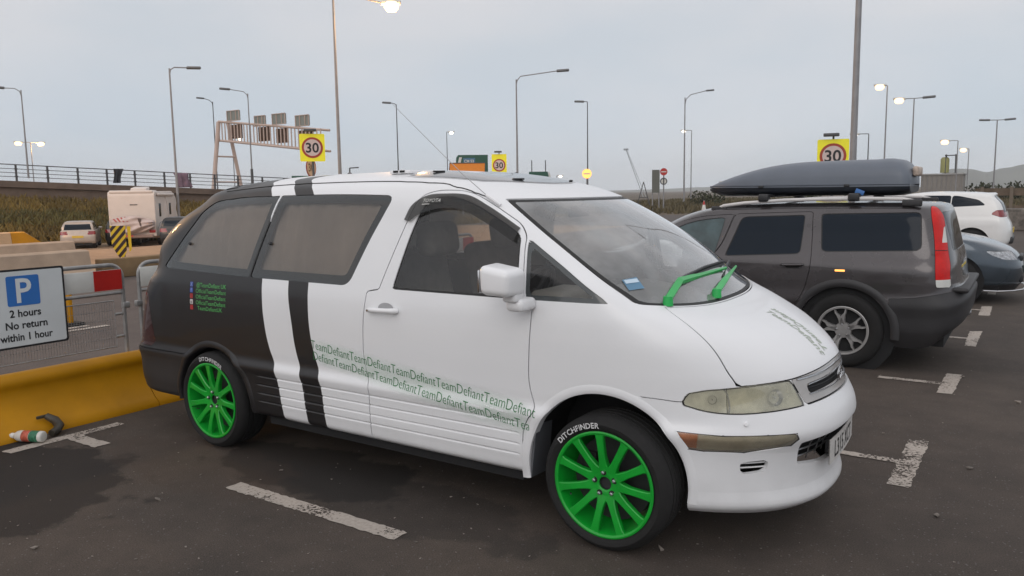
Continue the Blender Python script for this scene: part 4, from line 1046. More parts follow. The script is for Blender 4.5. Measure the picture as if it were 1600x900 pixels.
# worn white bay markings
def worn(name, col, thr, sc=55):
    m, n, l, b = newmat(name); co = n.new('ShaderNodeTexCoord')
    t = n.new('ShaderNodeTexNoise'); l.new(co.outputs['Object'], t.inputs[0]); t.inputs['Scale'].default_value = sc; t.inputs['Detail'].default_value = 6; t.inputs['Roughness'].default_value = .7
    t2 = n.new('ShaderNodeTexNoise'); l.new(co.outputs['Object'], t2.inputs[0]); t2.inputs['Scale'].default_value = 3.3; t2.inputs['Detail'].default_value = 3
    ad = n.new('ShaderNodeMath'); ad.operation = 'MULTIPLY_ADD'; l.new(t2.outputs[0], ad.inputs[0]); ad.inputs[1].default_value = .7; l.new(t.outputs[0], ad.inputs[2])
    gt = n.new('ShaderNodeMapRange'); l.new(ad.outputs[0], gt.inputs[0]); gt.inputs[1].default_value = thr; gt.inputs[2].default_value = thr+.02
    r = n.new('ShaderNodeValToRGB'); l.new(t.outputs[0], r.inputs[0]); r.color_ramp.elements[0].color = tuple(c*.78 for c in col)+(1,); r.color_ramp.elements[1].color = tuple(col)+(1,); r.color_ramp.elements[0].position = .35; r.color_ramp.elements[1].position = .6
    l.new(r.outputs[0], b.inputs['Base Color']); b.inputs['Roughness'].default_value = .8
    tr = n.new('ShaderNodeBsdfTransparent'); mx = n.new('ShaderNodeMixShader'); l.new(gt.outputs[0], mx.inputs[0]); l.new(tr.outputs[0], mx.inputs[1]); l.new(b.outputs[0], mx.inputs[2]); l.new(mx.outputs[0], n['Material Output'].inputs[0])
    return m
M['line_paint'] = worn('line_paint', (.42, .37, .325), .74)
M['line_worn'] = worn('line_worn', (.40, .36, .32), .86); M['line_mid'] = worn('line_mid', (.42, .37, .325), .79)
def ragged(pts, amp=.006, step=.03, seed=0):
    rnd = random.Random(seed); out = []
    for i, p_ in enumerate(pts):
        q = pts[(i+1) % len(pts)]; L = math.hypot(q[0]-p_[0], q[1]-p_[1]); k = max(1, int(L/step))
        for j in range(k): a = j/k; out.append((p_[0]+(q[0]-p_[0])*a+rnd.uniform(-amp, amp), p_[1]+(q[1]-p_[1])*a+rnd.uniform(-amp, amp)))
    return out
def marking(polys, m, seed=0):
    b = MB()
    for k_, P in enumerate(polys):
        P = ragged(P, seed=seed+k_); b.add([(x, y, .004+.0015*k_) for x, y in P], [tuple(range(len(P)))])
    o = b.build('bay_marking', m, smooth=False); o['kind'] = 'structure'; return o
def rect(x0, x1, y0, y1): return [(x0, y0), (x1, y0), (x1, y1), (x0, y1)]
marking([rect(.69, 1.96, -1.265, -1.165)], M['line_paint'], 1)
marking([[(-1.14, -1.64), (-1.04, -1.62), (-1.03, -.86), (-1.12, -.86)], rect(-1.035, -.68, -1.27, -1.165)], M['line_paint'], 2)
marking([[(3.82, .72), (3.935, .72), (3.94, 1.655), (3.825, 1.645)], rect(3.15, 3.82, 1.115, 1.19)], M['line_mid'], 5)
marking([[(3.85, 3.06), (3.965, 3.06), (3.98, 3.84), (3.86, 3.83)], rect(3.37, 3.85, 3.36, 3.44)], M['line_paint'], 7)
marking([[(3.90, 5.28), (4.00, 5.30), (4.01, 6.32), (3.89, 6.26)], rect(3.2, 3.90, 5.72, 5.80)], M['line_paint'], 9)
marking([[(3.905, 7.59), (4.03, 7.59), (4.02, 8.54), (3.90, 8.48)], rect(3.4, 3.90, 8.05, 8.13)], M['line_paint'], 11)
marking([rect(3.9, 4.01, 9.9, 10.9)], M['line_paint'], 12); marking([rect(3.9, 4.01, 12.2, 13.2)], M['line_paint'], 13)
def road_line(P, z=.004): 
    b = MB(); b.add([(x, y, hgt(x, y)+z) for x, y in P], [tuple(range(len(P)))]); o = b.build('lane_line', M['line_paint'], smooth=False); o['kind'] = 'structure'
road_line([(-5.62, -3.0), (-5.50, -3.0), (-5.50, 1.55), (-5.62, 1.55)]); road_line([(-5.84, -3.0), (-5.72, -3.0), (-5.72, 1.40), (-5.84, 1.40)])
road_line([(-6.1, 2.6), (-5.9, 2.6), (-5.9, 5.1), (-6.1, 5.1)]); road_line([(-9.0, 4.4), (-8.8, 4.4), (-8.8, 9), (-9.0, 9)])
# loose grit and leaf bits
rnd = random.Random(4); b = MB()
spots = [(.52, -1.57, .018), (.57, -2.23, .016), (4.10, .38, .022), (3.66, 1.69, .016), (4.19, 1.23, .02), (4.40, 3.02, .03), (3.99, 3.74, .02), (.74, -.91, .012), (3.08, -.69, .02)]
spots += [(rnd.uniform(-1.2, 5.2), rnd.choice([rnd.uniform(-2.9, 0), rnd.uniform(-2.9, 7)]), rnd.uniform(.003, .008)) for _ in range(420)]
for x, y, r_ in spots:
    a = rnd.uniform(0, PI); rot = Euler((rnd.uniform(-.3, .3), rnd.uniform(-.3, .3), a)).to_matrix()
    k = rnd.choice([3, 4, 5]); vs = [Vector((x, y, .004+r_*.25))+rot @ Vector((r_*math.cos(2*PI*i/k)*rnd.uniform(.7, 1.3), r_*.6*math.sin(2*PI*i/k)*rnd.uniform(.7, 1.3), zz)) for zz in (-r_*.2, r_*.2) for i in range(k)]
    b.add(vs, [tuple(range(k))[::-1], tuple(range(k, 2*k))]+[(i, (i+1) % k, k+(i+1) % k, k+i) for i in range(k)])
props(b.build('grit', mat('grit_m', (.22, .19, .165), .9, var=.5, scale=8), smooth=False), 'scattered pale grit and small litter on the dark asphalt', 'grit', kind='stuff')

# ================================================================= yellow kerb barrier with the fence and sign on it
M['yellow_plastic'] = mat('yellow_plastic', (.43, .195, .0), .5, var=.20, scale=1.8, bump=.12, bscale=14, spec=.25)
PB = [(0, 0), (-.004, .03), (-.055, .07), (-.105, .13), (-.145, .19), (-.172, .25), (-.186, .305), (-.180, .330), (-.172, .352), (-.178, .385), (-.205, .415), (-.245, .428), (-.290, .420), (-.318, .395), (-.330, .355), (-.325, .30), (-.36, .15), (-.46, .04), (-.47, 0)]
def kerb_barrier(y0, y1, label):
    b = MB(); n_ = len(PB); ys = np.linspace(y0+.004, y1-.004, 12); rnd = random.Random(int(y0*100)); vs = []
    for i, y in enumerate(ys):
        for (x, z) in PB: vs.append((-1.285+x+(.004*math.sin(7*y+z*9)), y, z))
    b.add(vs, [(i*n_+j, i*n_+(j+1) % n_, (i+1)*n_+(j+1) % n_, (i+1)*n_+j) for i in range(11) for j in range(n_)]+[tuple(range(n_)), tuple(range(11*n_, 12*n_))[::-1]])
    return props(b.build('kerb_barrier', M['yellow_plastic'], angle=50), label, 'barrier', 'yellow road barriers along the parking bays')
kerb_barrier(-2.76, -.42, 'yellow road barrier standing under the white parking sign')
kerb_barrier(-.42, 1.92, 'yellow road barrier hidden mostly behind the black rear bumper')
kerb_barrier(1.92, 4.26, 'yellow road barrier behind the grey estate car nose')
for k in range(4): kerb_barrier(-5.10-k*2.34, -2.76-k*2.34, 'yellow road barrier outside the left edge of the view')
def fence_unit(y0, y1, label, flip=False):
    """crowd barrier clamped on the yellow base: bent tube frame, red and white board, mesh panel"""
    t = thing('pedestrian_barrier', label, 'barrier', (-1.63, (y0+y1)/2, .41), 0, 'steel pedestrian barriers above the yellow base'); h = (y1-y0)/2
    def P(y, z, x=0): return Vector((x, y, z))
    r = .10; zt = .71
    path = [P(-h+.035, .0), P(-h+.035, zt-r)]+[P(-h+.035+r-r*math.cos(a), zt-r+r*math.sin(a)) for a in np.linspace(0.2, PI/2, 6)]+[P(h-.035-r+r*math.sin(a), zt-r+r*math.cos(a)) for a in np.linspace(0, PI/2-.2, 6)]+[P(h-.035, zt-r), P(h-.035, 0)]
    b = MB(); b.tube(path, .0165, 10); b.tube([P(-h+.035, .485), P(h-.035, .485)], .014, 8)
    for z in (.315, .135):
        for s in (-1, 1): b.tube([P(s*(h-.035), z), P(s*(h-.115), z)], .011, 8)
    b.build('frame', M['galv'], t)
    for s in (-1, 1): b = MB(); b.rbox((0, s*(h-.02), .38), (.045, .055, .05), .008, 2); b.build('clamp', M['galv'], t)
    # board: alternating panels
    bw = .222
    bd = MB(); bd.rbox((.012, 0, .594), (.016, 10*bw, .160), .004, 2); bo = bd.build('reflective_board', M['board_white'], t)
    for i in (1, 3, 5, 7, 9):
        rp = MB(); rp.box((.0215, -5*bw+(i+.5)*bw, .594), (.003, bw, .158)); rp.build('red_panel', M['red'], bo, smooth=False)
    # mesh
    ms = MB(); y0_, y1_ = -h+.115, h-.115; z0, z1 = .055, .425
    ms.tube([P(y0_, z0), P(y1_, z0), P(y1_, z1), P(y0_, z1)], .005, 6, closed=True)
    n_ = int((y1_-y0_)/.020)
    for i in range(1, n_): y = y0_+(y1_-y0_)*i/n_; ms.box((0, y, (z0+z1)/2), (.0022, .0022, z1-z0))
    for i in range(1, 5): ms.box((0, (y0_+y1_)/2, z0+(z1-z0)*i/5), (.0028, y1_-y0_, .0028))
    ms.build('mesh_panel', M['galv'], t, smooth=False)
    return t
fence_unit(-2.74, -.42, 'steel pedestrian barrier with red and white board behind the parking sign')
fence_unit(-.35, 1.95, 'steel pedestrian barrier with red board end behind the black rear of the van')
fence_unit(1.99, 4.3, 'steel pedestrian barrier seen only through the van windows')
for k in range(3): fence_unit(-5.10-k*2.36, -2.78-k*2.36, 'steel pedestrian barrier outside the left edge of the view')
# parking sign
ps = thing('parking_sign', 'white parking sign reading 2 hours No return within 1 hour, fixed to the steel barrier', 'sign', (-1.575, -1.215, .87))
def SG(v): return Vector((v[2], v[0], v[1]))
b = MB(); b.prism(roundpoly([(-.29, -.283), (.285, -.283), (.285, .283), (-.29, .283)], .02, 4), -.004, 0, SG); b.build('sign_border', M['black_ink'], ps, smooth=False)
b = MB(); b.prism(roundpoly([(-.275, -.268), (.270, -.268), (.270, .268), (-.275, .268)], .014, 4), 0, .0022, SG); b.build('sign_face', M['sign_white'], ps, smooth=False)
b = MB(); b.prism(roundpoly([(-.115, .020), (.105, .020), (.105, .235), (-.115, .235)], .016, 4), .0022, .0038, SG); b.build('blue_square', M['blue'], ps, smooth=False)
lettering('letter_p', [('P', -.066, .045, .245, .92, .015)], mat('white_ink', (.66, .69, .70), .4), ps, lambda x, y: SG((x, y, .0052)))
def centred(t, cy, h, sx, bold, lim=None):
    v, f = text_poly(t, 1, 1, bold); w_ = max(a[0] for a in v)-min(a[0] for a in v); sz = h/.70
    return (t, -w_*sz*sx/2-.004, cy, sz, sx, bold)
lettering('sign_lettering', [centred('2 hours', -.058, .052, .92, .022), centred('No return', -.143, .052, .92, .022), centred('within 1 hour', -.228, .052, .86, .022)], M['black_ink'], ps, lambda x, y: SG((x, y, .0036)))
b = MB()
for z in (-.18, .20): b.box((-.035, 0, z), (.03, .50, .03))
b.build('sign_bracket', M['galv'], ps)
# bottle and bracket on the foot of the barrier
bt = thing('bottle', 'white plastic bottle with green and red label lying against the yellow barrier', 'bottle', (-1.19, -1.44, .045), R(205))
bt.rotation_euler = (0, 0, R(205))
Xb = lambda v: Vector((v.z, v.x, v.y))
b = MB(); b.lathe([(0, -.115), (.030, -.115), (.037, -.108), (.038, -.09), (.038, .055), (.034, .078), (.022, .098), (.0165, .104)], 28, Xb); b.build('bottle_body', mat('bottle_white', (.62, .60, .56), .38, var=.08), bt, angle=50)
b = MB(); b.lathe([(.017, .102), (.019, .106), (.019, .128), (.012, .136), (.009, .150), (0, .150)], 20, Xb); b.build('bottle_cap', mat('cap_white', (.66, .65, .62), .4), bt)
b = MB(); b.lathe([(.0385, -.088), (.0388, -.086), (.0388, -.028), (.0385, -.026)], 28, Xb); b.build('label_green', mat('label_green', (.03, .15, .085), .4, var=.5, scale=60), bt)
b = MB(); b.lathe([(.0385, -.024), (.0388, -.022), (.0388, .030), (.0385, .032)], 28, Xb); b.build('label_red', mat('label_red', (.45, .10, .06), .4, var=.5, scale=60), bt)
pb = MB()
pb.rbox((-1.345, -1.27, .115), (.014, .085, .022), .004, 2); pb.tube([(-1.335, -1.25, .118), (-1.29, -1.215, .085), (-1.235, -1.215, .055), (-1.20, -1.25, .035), (-1.175, -1.30, .030)], [.022, .030, .032, .028, .024], 12)
props(pb.build('pipe_bracket', mat('bracket_dark', (.045, .038, .028), .5, var=.3)), 'dark bent plastic pipe lying beside the bottle at the barrier foot', 'pipe')
# yellow marker post beyond the fence
ym = thing('marker_post', 'yellow marker post standing on the road behind the parking sign', 'post', (-6.02, 1.30, 0)); b = MB(); b.rbox((0, 0, .27), (.12, .05, .54), .015, 3); b.build('post', M['yellow_plastic'], ym); b = MB(); b.rbox((0, 0, .02), (.3, .25, .04), .01, 2); b.build('post_foot', M['rubber'], ym)

# ================================================================= road blocks and hazard marker across the access road
def road_block(cx, y0, y1, hh, m, label, slope=False, yel=False):
    t = thing('concrete_barrier', label, 'barrier', (cx, (y0+y1)/2, float(hgt(cx, y0))), 0, 'concrete barriers across the access road'); L = (y1-y0)/2; z0_ = 0
    prof = [(-.28, 0), (.28, 0), (.28, .10), (.16, .24), (.12, hh-.03), (.09, hh), (-.09, hh), (-.12, hh-.03), (-.16, .24), (-.28, .10)]
    b = MB(); n_ = len(prof); ys = np.linspace(-L, L, 7); vs = [(x*2.0 if x > 0 else x, y, z) for y in ys for x, z in prof]
    b.add(vs, [(i*n_+j, i*n_+(j+1) % n_, (i+1)*n_+(j+1) % n_, (i+1)*n_+j) for i in range(6) for j in range(n_)]+[tuple(range(n_)), tuple(range(6*n_, 7*n_))[::-1]]); b.build('block', m, t, angle=30)
    if yel:
        b = MB(); vs = [(x*2.0 if x > 0 else x, L+d, z*k) for d, k in ((0.01, 1), (.45, 1), (1.25, .25)) for x, z in prof]; b.add(vs, [(i*n_+j, i*n_+(j+1) % n_, (i+1)*n_+(j+1) % n_, (i+1)*n_+j) for i in range(2) for j in range(n_)]+[tuple(range(n_)), tuple(range(2*n_, 3*n_))[::-1]]); b.build('yellow_end', M['yellow_plastic'], t, angle=30)
    return t
for k in range(3): road_block(-11.75, 2.05-k*2.5-.0, 4.52-k*2.5, .62, M['concrete'], ['grey concrete barrier just beyond the parking sign', 'grey concrete barrier at the left edge of the view', 'grey concrete barrier outside the left edge of the view'][k])
for k in range(3): road_block(-16.3, 4.1-k*2.5, 6.57-k*2.5, .58, M['concrete'], ['grey concrete barrier in the middle row of three', 'grey concrete barrier in the middle row at the left edge', 'grey concrete barrier in the middle row outside the view'][k])
for k in range(3): road_block(-24.2, 5.7-k*2.9, 8.55-k*2.9, .62+.16, M['concrete_lamplit'], ['warm lit concrete barrier with a yellow sloping end', 'warm lit concrete barrier in the farthest row at the left edge', 'warm lit concrete barrier in the farthest row outside the view'][k], yel=(k == 0))
kw = thing('low_wall', 'low brown concrete wall at the road edge under the hazard marker', 'wall', (-11.45, 4.75, 0)); b = MB(); b.rbox((-.15, 4.2, .20), (.30, 8.4, .40), .02, 2); b.build('wall_block', mat('ochre_wall', (.17, .11, .055), .9, var=.3, scale=1.5), kw)
hz = thing('hazard_marker', 'black and yellow striped hazard marker on a short post with a round foot', 'marker', (-12.62, 5.78, .08), R(-37))
def HZ(v): return Vector((v[2], v[0], v[1]))
PH = [(-.15, .96), (.16, .96), (.16, .40), (.10, .26), (.03, .20), (-.05, .34), (-.13, .52)]
b = MB(); b.prism(PH, -.015, 0, HZ); b.build('board', mat('haz_yellow', (.72, .47, .02), .4), hz, smooth=False)
st = MB(); 
def clipline(P, c0, c1):
    """part of polygon P with c0 <= y - x*1.3 <= c1"""
    def half(Q, f):
        out = []
        for i, a in enumerate(Q):
            c = Q[(i+1) % len(Q)]; fa, fc = f(a), f(c)
            if fa >= 0: out.append(a)
            if fa*fc < 0: t = fa/(fa-fc); out.append((a[0]+(c[0]-a[0])*t, a[1]+(c[1]-a[1])*t))
        return out
    Q = half(P, lambda p_: p_[1]-p_[0]*1.2-c0); return half(Q, lambda p_: c1-(p_[1]-p_[0]*1.2)) if len(Q) > 2 else []
for k in range(-3, 8):
    Q = clipline(PH, .03+k*.19, .03+k*.19+.10)
    if len(Q) > 2: st.prism(Q, .001, .003, HZ)
st.build('black_stripe', mat('haz_black', (.035, .015, .015), .4), hz, smooth=False)
b = MB(); b.prism([(.19, .94), (.26, .94), (.26, .42), (.21, .36)], -.05, -.03, HZ); b.build('side_board', mat('haz_yellow2', (.72, .47, .02), .4), hz, smooth=False)
b = MB(); b.cyl((-.03, .10, 0), (-.03, .10, .92), .025); b.lathe([(0, .03), (.20, .03), (.24, .0)], 24, lambda v: v+Vector((-.03, .10, 0))); b.build('post', M['beam'], hz)

# ================================================================= flyover, bank and railings
FL = [(-60.5, -5), (-56.5, 8.5), (-52.45, 20.8), (-48.45, 32.2), (-45.2, 42.5), (-41, 56), (-36, 74)]
FZ = [4.3, 3.65, 2.95, 2.35, 1.85, 1.3, .9]
def flp(t): i = min(int(t), len(FL)-2); a = t-i; return (FL[i][0]*(1-a)+FL[i+1][0]*a, FL[i][1]*(1-a)+FL[i+1][1]*a, FZ[i]*(1-a)+FZ[i+1]*a)
fo = thing('flyover', 'brown concrete flyover ramp with a long metal railing behind the grassy bank', 'bridge', (0, 0, 0))
b = MB(); n_ = 48; vs = []
for i in range(n_+1):
    x, y, z = flp(i*(len(FL)-1)/n_); nx_, ny_ = .94, -.33
    for d, zz in ((.0, z), (.35, z), (.35, z-.42), (.12, z-.46), (.12, z-1.7), (-12, z-1.7), (-12, z)): vs.append((x+nx_*d, y+ny_*d, zz))
b.add(vs, [(i*7+j, i*7+(j+1) % 7, (i+1)*7+(j+1) % 7, (i+1)*7+j) for i in range(n_) for j in range(7)]+[tuple(range(7)), tuple(range(n_*7, n_*7+7))[::-1]]); b.build('deck', M['beam'], fo, angle=30)
rl = MB()
for hh_, r_ in ((1.08, .035), (.80, .022), (.54, .022), (.28, .022)): rl.tube([Vector(flp(i*(len(FL)-1)/40))+Vector((.15, -.05, hh_)) for i in range(41)], r_, 6)
rl.build('rail', M['pole_dark'], fo)
tl_ = 0; cum = [0]
for i in range(1, 400): a, c = flp((i-1)*(len(FL)-1)/400), flp(i*(len(FL)-1)/400); cum.append(cum[-1]+math.dist(a, c))
pt = 0
for i, s_ in enumerate(cum):
    if s_ >= pt:
        x, y, z = flp(i*(len(FL)-1)/400); pt += 1.85; q = MB(); q.box((x+.15, y-.05, z+.54), (.10, .10, 1.10)); q.box((x+.15, y-.05, z+.80), (.16, .16, .08)); q.box((x+.15, y-.05, z+.30), (.16, .16, .08)); q.build('railing_post', M['pole_dark'], fo)
# dark lumps of plants growing along the deck edge are left to the bank
# bank
def bank_pt(t, k, seed=0):
    x, y, z = flp(t); top_ = z-1.25; a = k; d = .3+11.0*a
    X, Y = x+.94*d, y-.33*d; base = float(hgt(X, Y))
    zz = top_*(1-a)**.85+base*(1-(1-a)**.85)+.18*mnoise.noise(Vector((X*.35, Y*.35, 0)))*min(1, a*5)*min(1, (1-a)*4)
    return X, Y, zz
b = MB(); nu, nv = 90, 16
for i in range(nu+1):
    for j in range(nv+1): b.v.append(bank_pt(i*(len(FL)-1)/nu, j/nv))
b.f = [(i*(nv+1)+j, (i+1)*(nv+1)+j, (i+1)*(nv+1)+j+1, i*(nv+1)+j+1) for i in range(nu) for j in range(nv)]; b.mi = [0]*len(b.f)
M['bank'] = mat('bank', (.110, .075, .022), .95, var=.45, scale=.35)
o = b.build('embankment', M['bank']); o['kind'] = 'structure'
M['grass'] = mat('grass', (.200, .135, .032), .9, var=.5, scale=.22)
def tufts(name, pts, hmin, hmax, m, label, cat, seed=1, w=.05):
    rnd = random.Random(seed); b = MB()
    for (x, y, z) in pts:
        for _ in range(3):
            a = rnd.uniform(0, 2*PI); h_ = rnd.uniform(hmin, hmax); lx, ly = rnd.gauss(0, .25)*h_, rnd.gauss(0, .25)*h_; px_, py_ = x+rnd.gauss(0, .12), y+rnd.gauss(0, .12)
            ca, sa = math.cos(a)*w, math.sin(a)*w
            k = len(b.v); b.v += [(px_-ca, py_-sa, z-.05), (px_+ca, py_+sa, z-.05), (px_+lx+ca*.5, py_+ly+sa*.5, z+h_*.7), (px_+lx*1.6, py_+ly*1.6, z+h_)]; b.f.append((k, k+1, k+2, k+3)); b.mi.append(0)
    return props(b.build(name, m, smooth=False), label, cat, kind='stuff')
rnd = random.Random(9); pts = [bank_pt(rnd.uniform(1.0, 4.6), rnd.uniform(0, 1)**.9) for _ in range(15000)]
tufts('grass', pts, .18, .55, M['grass'], 'rough brown and green grass covering the bank below the flyover', 'grass', w=.06)
pts = [bank_pt(t_, k_) for t_, k_ in [(rnd.uniform(1.0, 4.2), rnd.uniform(.45, 1)) for _ in range(3500)] if mnoise.noise(Vector((t_*2.2, k_*2, 3))) > -.05]
tufts('weeds', pts, .35, .85, mat('weeds', (.105, .090, .026), .9, var=.4, scale=.4), 'darker green weeds along the lower part of the bank', 'weeds', seed=5, w=.08)
# cloths tied on the railing
def cloth(t_, w_, h0_, h1_, m, label, name, seed):
    x, y, z = flp(t_); b = MB(); nx_, nz_ = 12, 10; rnd = random.Random(seed)
    for i in range(nx_+1):
        for j in range(nz_+1):
            u, v = i/nx_-.5, j/nz_; ww = w_*(1-.25*v+.1*math.sin(v*5+seed))
            b.v.append((x+.25+.08*math.sin(u*14+v*3+seed)+.315*(u*ww+.35*v*w_), y-.1+.945*(u*ww+.25*w_*v*(1 if seed % 2 else -1)), z+h0_-(h0_-h1_)*v))
    b.f = [(i*(nz_+1)+j, (i+1)*(nz_+1)+j, (i+1)*(nz_+1)+j+1, i*(nz_+1)+j+1) for i in range(nx_) for j in range(nz_)]; b.mi = [0]*len(b.f)
    o = b.build(name, m); so = o.modifiers.new('s', 'SOLIDIFY'); so.thickness = .02; props(o, label, 'cloth')
cloth(2.58, .62, 1.15, .15, mat('cloth_dark', (.02, .023, .03), .9), 'dark cloth hanging over the flyover railing', 'hanging_cloth', 2)
cloth(2.93, 1.15, 1.08, .02, mat('cloth_pink', (.20, .13, .17), .9, var=.3, scale=3), 'faded pink cloth tied to the flyover railing', 'hanging_cloth', 3)
# gantry
gt = thing('sign_gantry', 'pale steel motorway gantry with the backs of four signs on top', 'gantry', (-52.0, 37.4, 2.0))
M['gantry'] = mat('gantry_lamplit', (.52, .40, .34), .6, var=.1, scale=1)  # base colour carries the orange lamplight falling on the steel
gx = Vector((12.2, -.2, -1.35)); gd = gx.normalized()
pb_ = Vector((0, 0, 4.3)); b = MB()
for off in (0, .9):
    b.tube([pb_+Vector((0, off, 0)), pb_+gx+Vector((0, off, 0))], .09, 8); b.tube([pb_+Vector((0, off, 1.55)), pb_+gx+Vector((0, off, 1.55))], .09, 8)
for i in range(31):
    q = pb_+gx*(i/30)
    b.tube([q, q+Vector((0, 0, 1.55))], .05, 6)
b.build('truss', M['gantry'], gt)
b = MB(); b.tube([(0, -.9, 0), (0, 0, 5.8)], .17, 8); b.tube([(0.1, 1.9, 0), (.0, .9, 5.8)], .15, 8)
for z, w_ in ((.9, 1.0), (3.0, .72), (4.3, .5), (5.8, .45)): b.tube([(0, -.9+.15*z, z), (0.1, 1.9-.17*z, z)], .07, 6)
b.build('leg', M['gantry'], gt)
for i, (a_, w_, zo) in enumerate(((.10, 1.6, 1.6), (.385, 1.3, 1.35), (.56, 1.55, 1.6), (.78, 1.5, 1.6))):
    q = pb_+gx*a_; b = MB(); b.box(q+Vector((w_/2, .0, zo+.42)), (w_, .08, .78)); so_ = b.build('sign_back', mat('sb%d' % i, (.22, .235, .215), .6), gt, smooth=False)
    b = MB()
    for k in (.02, .34, .72, .98): b.box(q+Vector((w_*k, -.07, zo+.42)), (.05, .05, .82))
    for k in (0, .80): b.box(q+Vector((w_/2, -.07, zo+.02+k)), (w_, .05, .05))
    b.build('sign_rib', M['gantry'], so_, smooth=False)
    b = MB()
    for k in range(3): b.box(q+Vector((.25+.45*k, .3, .78)), (.26, .25, 1.1))
    b.build('control_box', mat('cb%d' % i, (.13, .075, .05), .7), gt, smooth=False)

# ================================================================= lamp posts
def lamp_post(x, y, zb, zt, arms, lit, label, r0=.09, r1=.055, mp='pole', dark_base=0, curve=1.0, style='hook'):
    r0, r1 = r0*.72, r1*.72
    """arms: list of (dx, dy, rise) horizontal reach of each arm; lit: list of material names or None"""
    t = thing('street_lamp', label, 'street lamp', (x, y, zb), 0, 'street lamps round the junction'); H = zt-zb; b = MB()
    b.tube([(0, 0, 0), (0, 0, H*.45), (0, 0, H-curve*.0-.02)], [r0, (r0+r1)/2, r1], 10); b.build('column', M[mp], t)
    if dark_base: q = MB(); q.cyl((0, 0, 0), (0, 0, dark_base), r0*1.7, r0*1.6, 10); q.build('column_base', M['pole_dark'], t)
    for (dx, dy, rise), lm in zip(arms, lit):
        L = math.hypot(dx, dy) or .01; ux, uy = dx/L, dy/L; q = MB(); cv = min(curve, L*.8)
        path = [(0, 0, H-cv*.6), (ux*.1*cv, uy*.1*cv, H-cv*.15), (ux*.45*cv, uy*.45*cv, H+cv*.05+rise*.3), (dx, dy, H+rise)] if style == 'hook' else [(0, 0, H), (dx, dy, H+rise)]
        q.tube(path, r1*.8, 8); q.build('arm', M[mp], t)
        d = Vector((ux, uy, .05)).normalized(); c = Vector((dx, dy, H+rise)); hd = MB(); rot = d.to_track_quat('X', 'Z').to_matrix()
        hd.rbox(c+d*.33+Vector((0, 0, .0)), (.78, .30, .15), .05, 3, rot); ho = hd.build('lamp_head', M['lamp_body'] if lm is None else M['board_white'], t)
        if lm:
            g_ = MB(); g_.lathe([(0, -.17), (.11, -.16), (.17, -.09), (.18, .0), (.15, .04), (0, .06)], 16, lambda v: v*(1.65 if lm == 'lamp_warm' else 1.3)+c+d*.35+Vector((0, 0, -.06))); g_.build('lamp_bowl', M[lm], ho)  # lit bowls are oversized, their extra size imitates the lamp glow
    return t
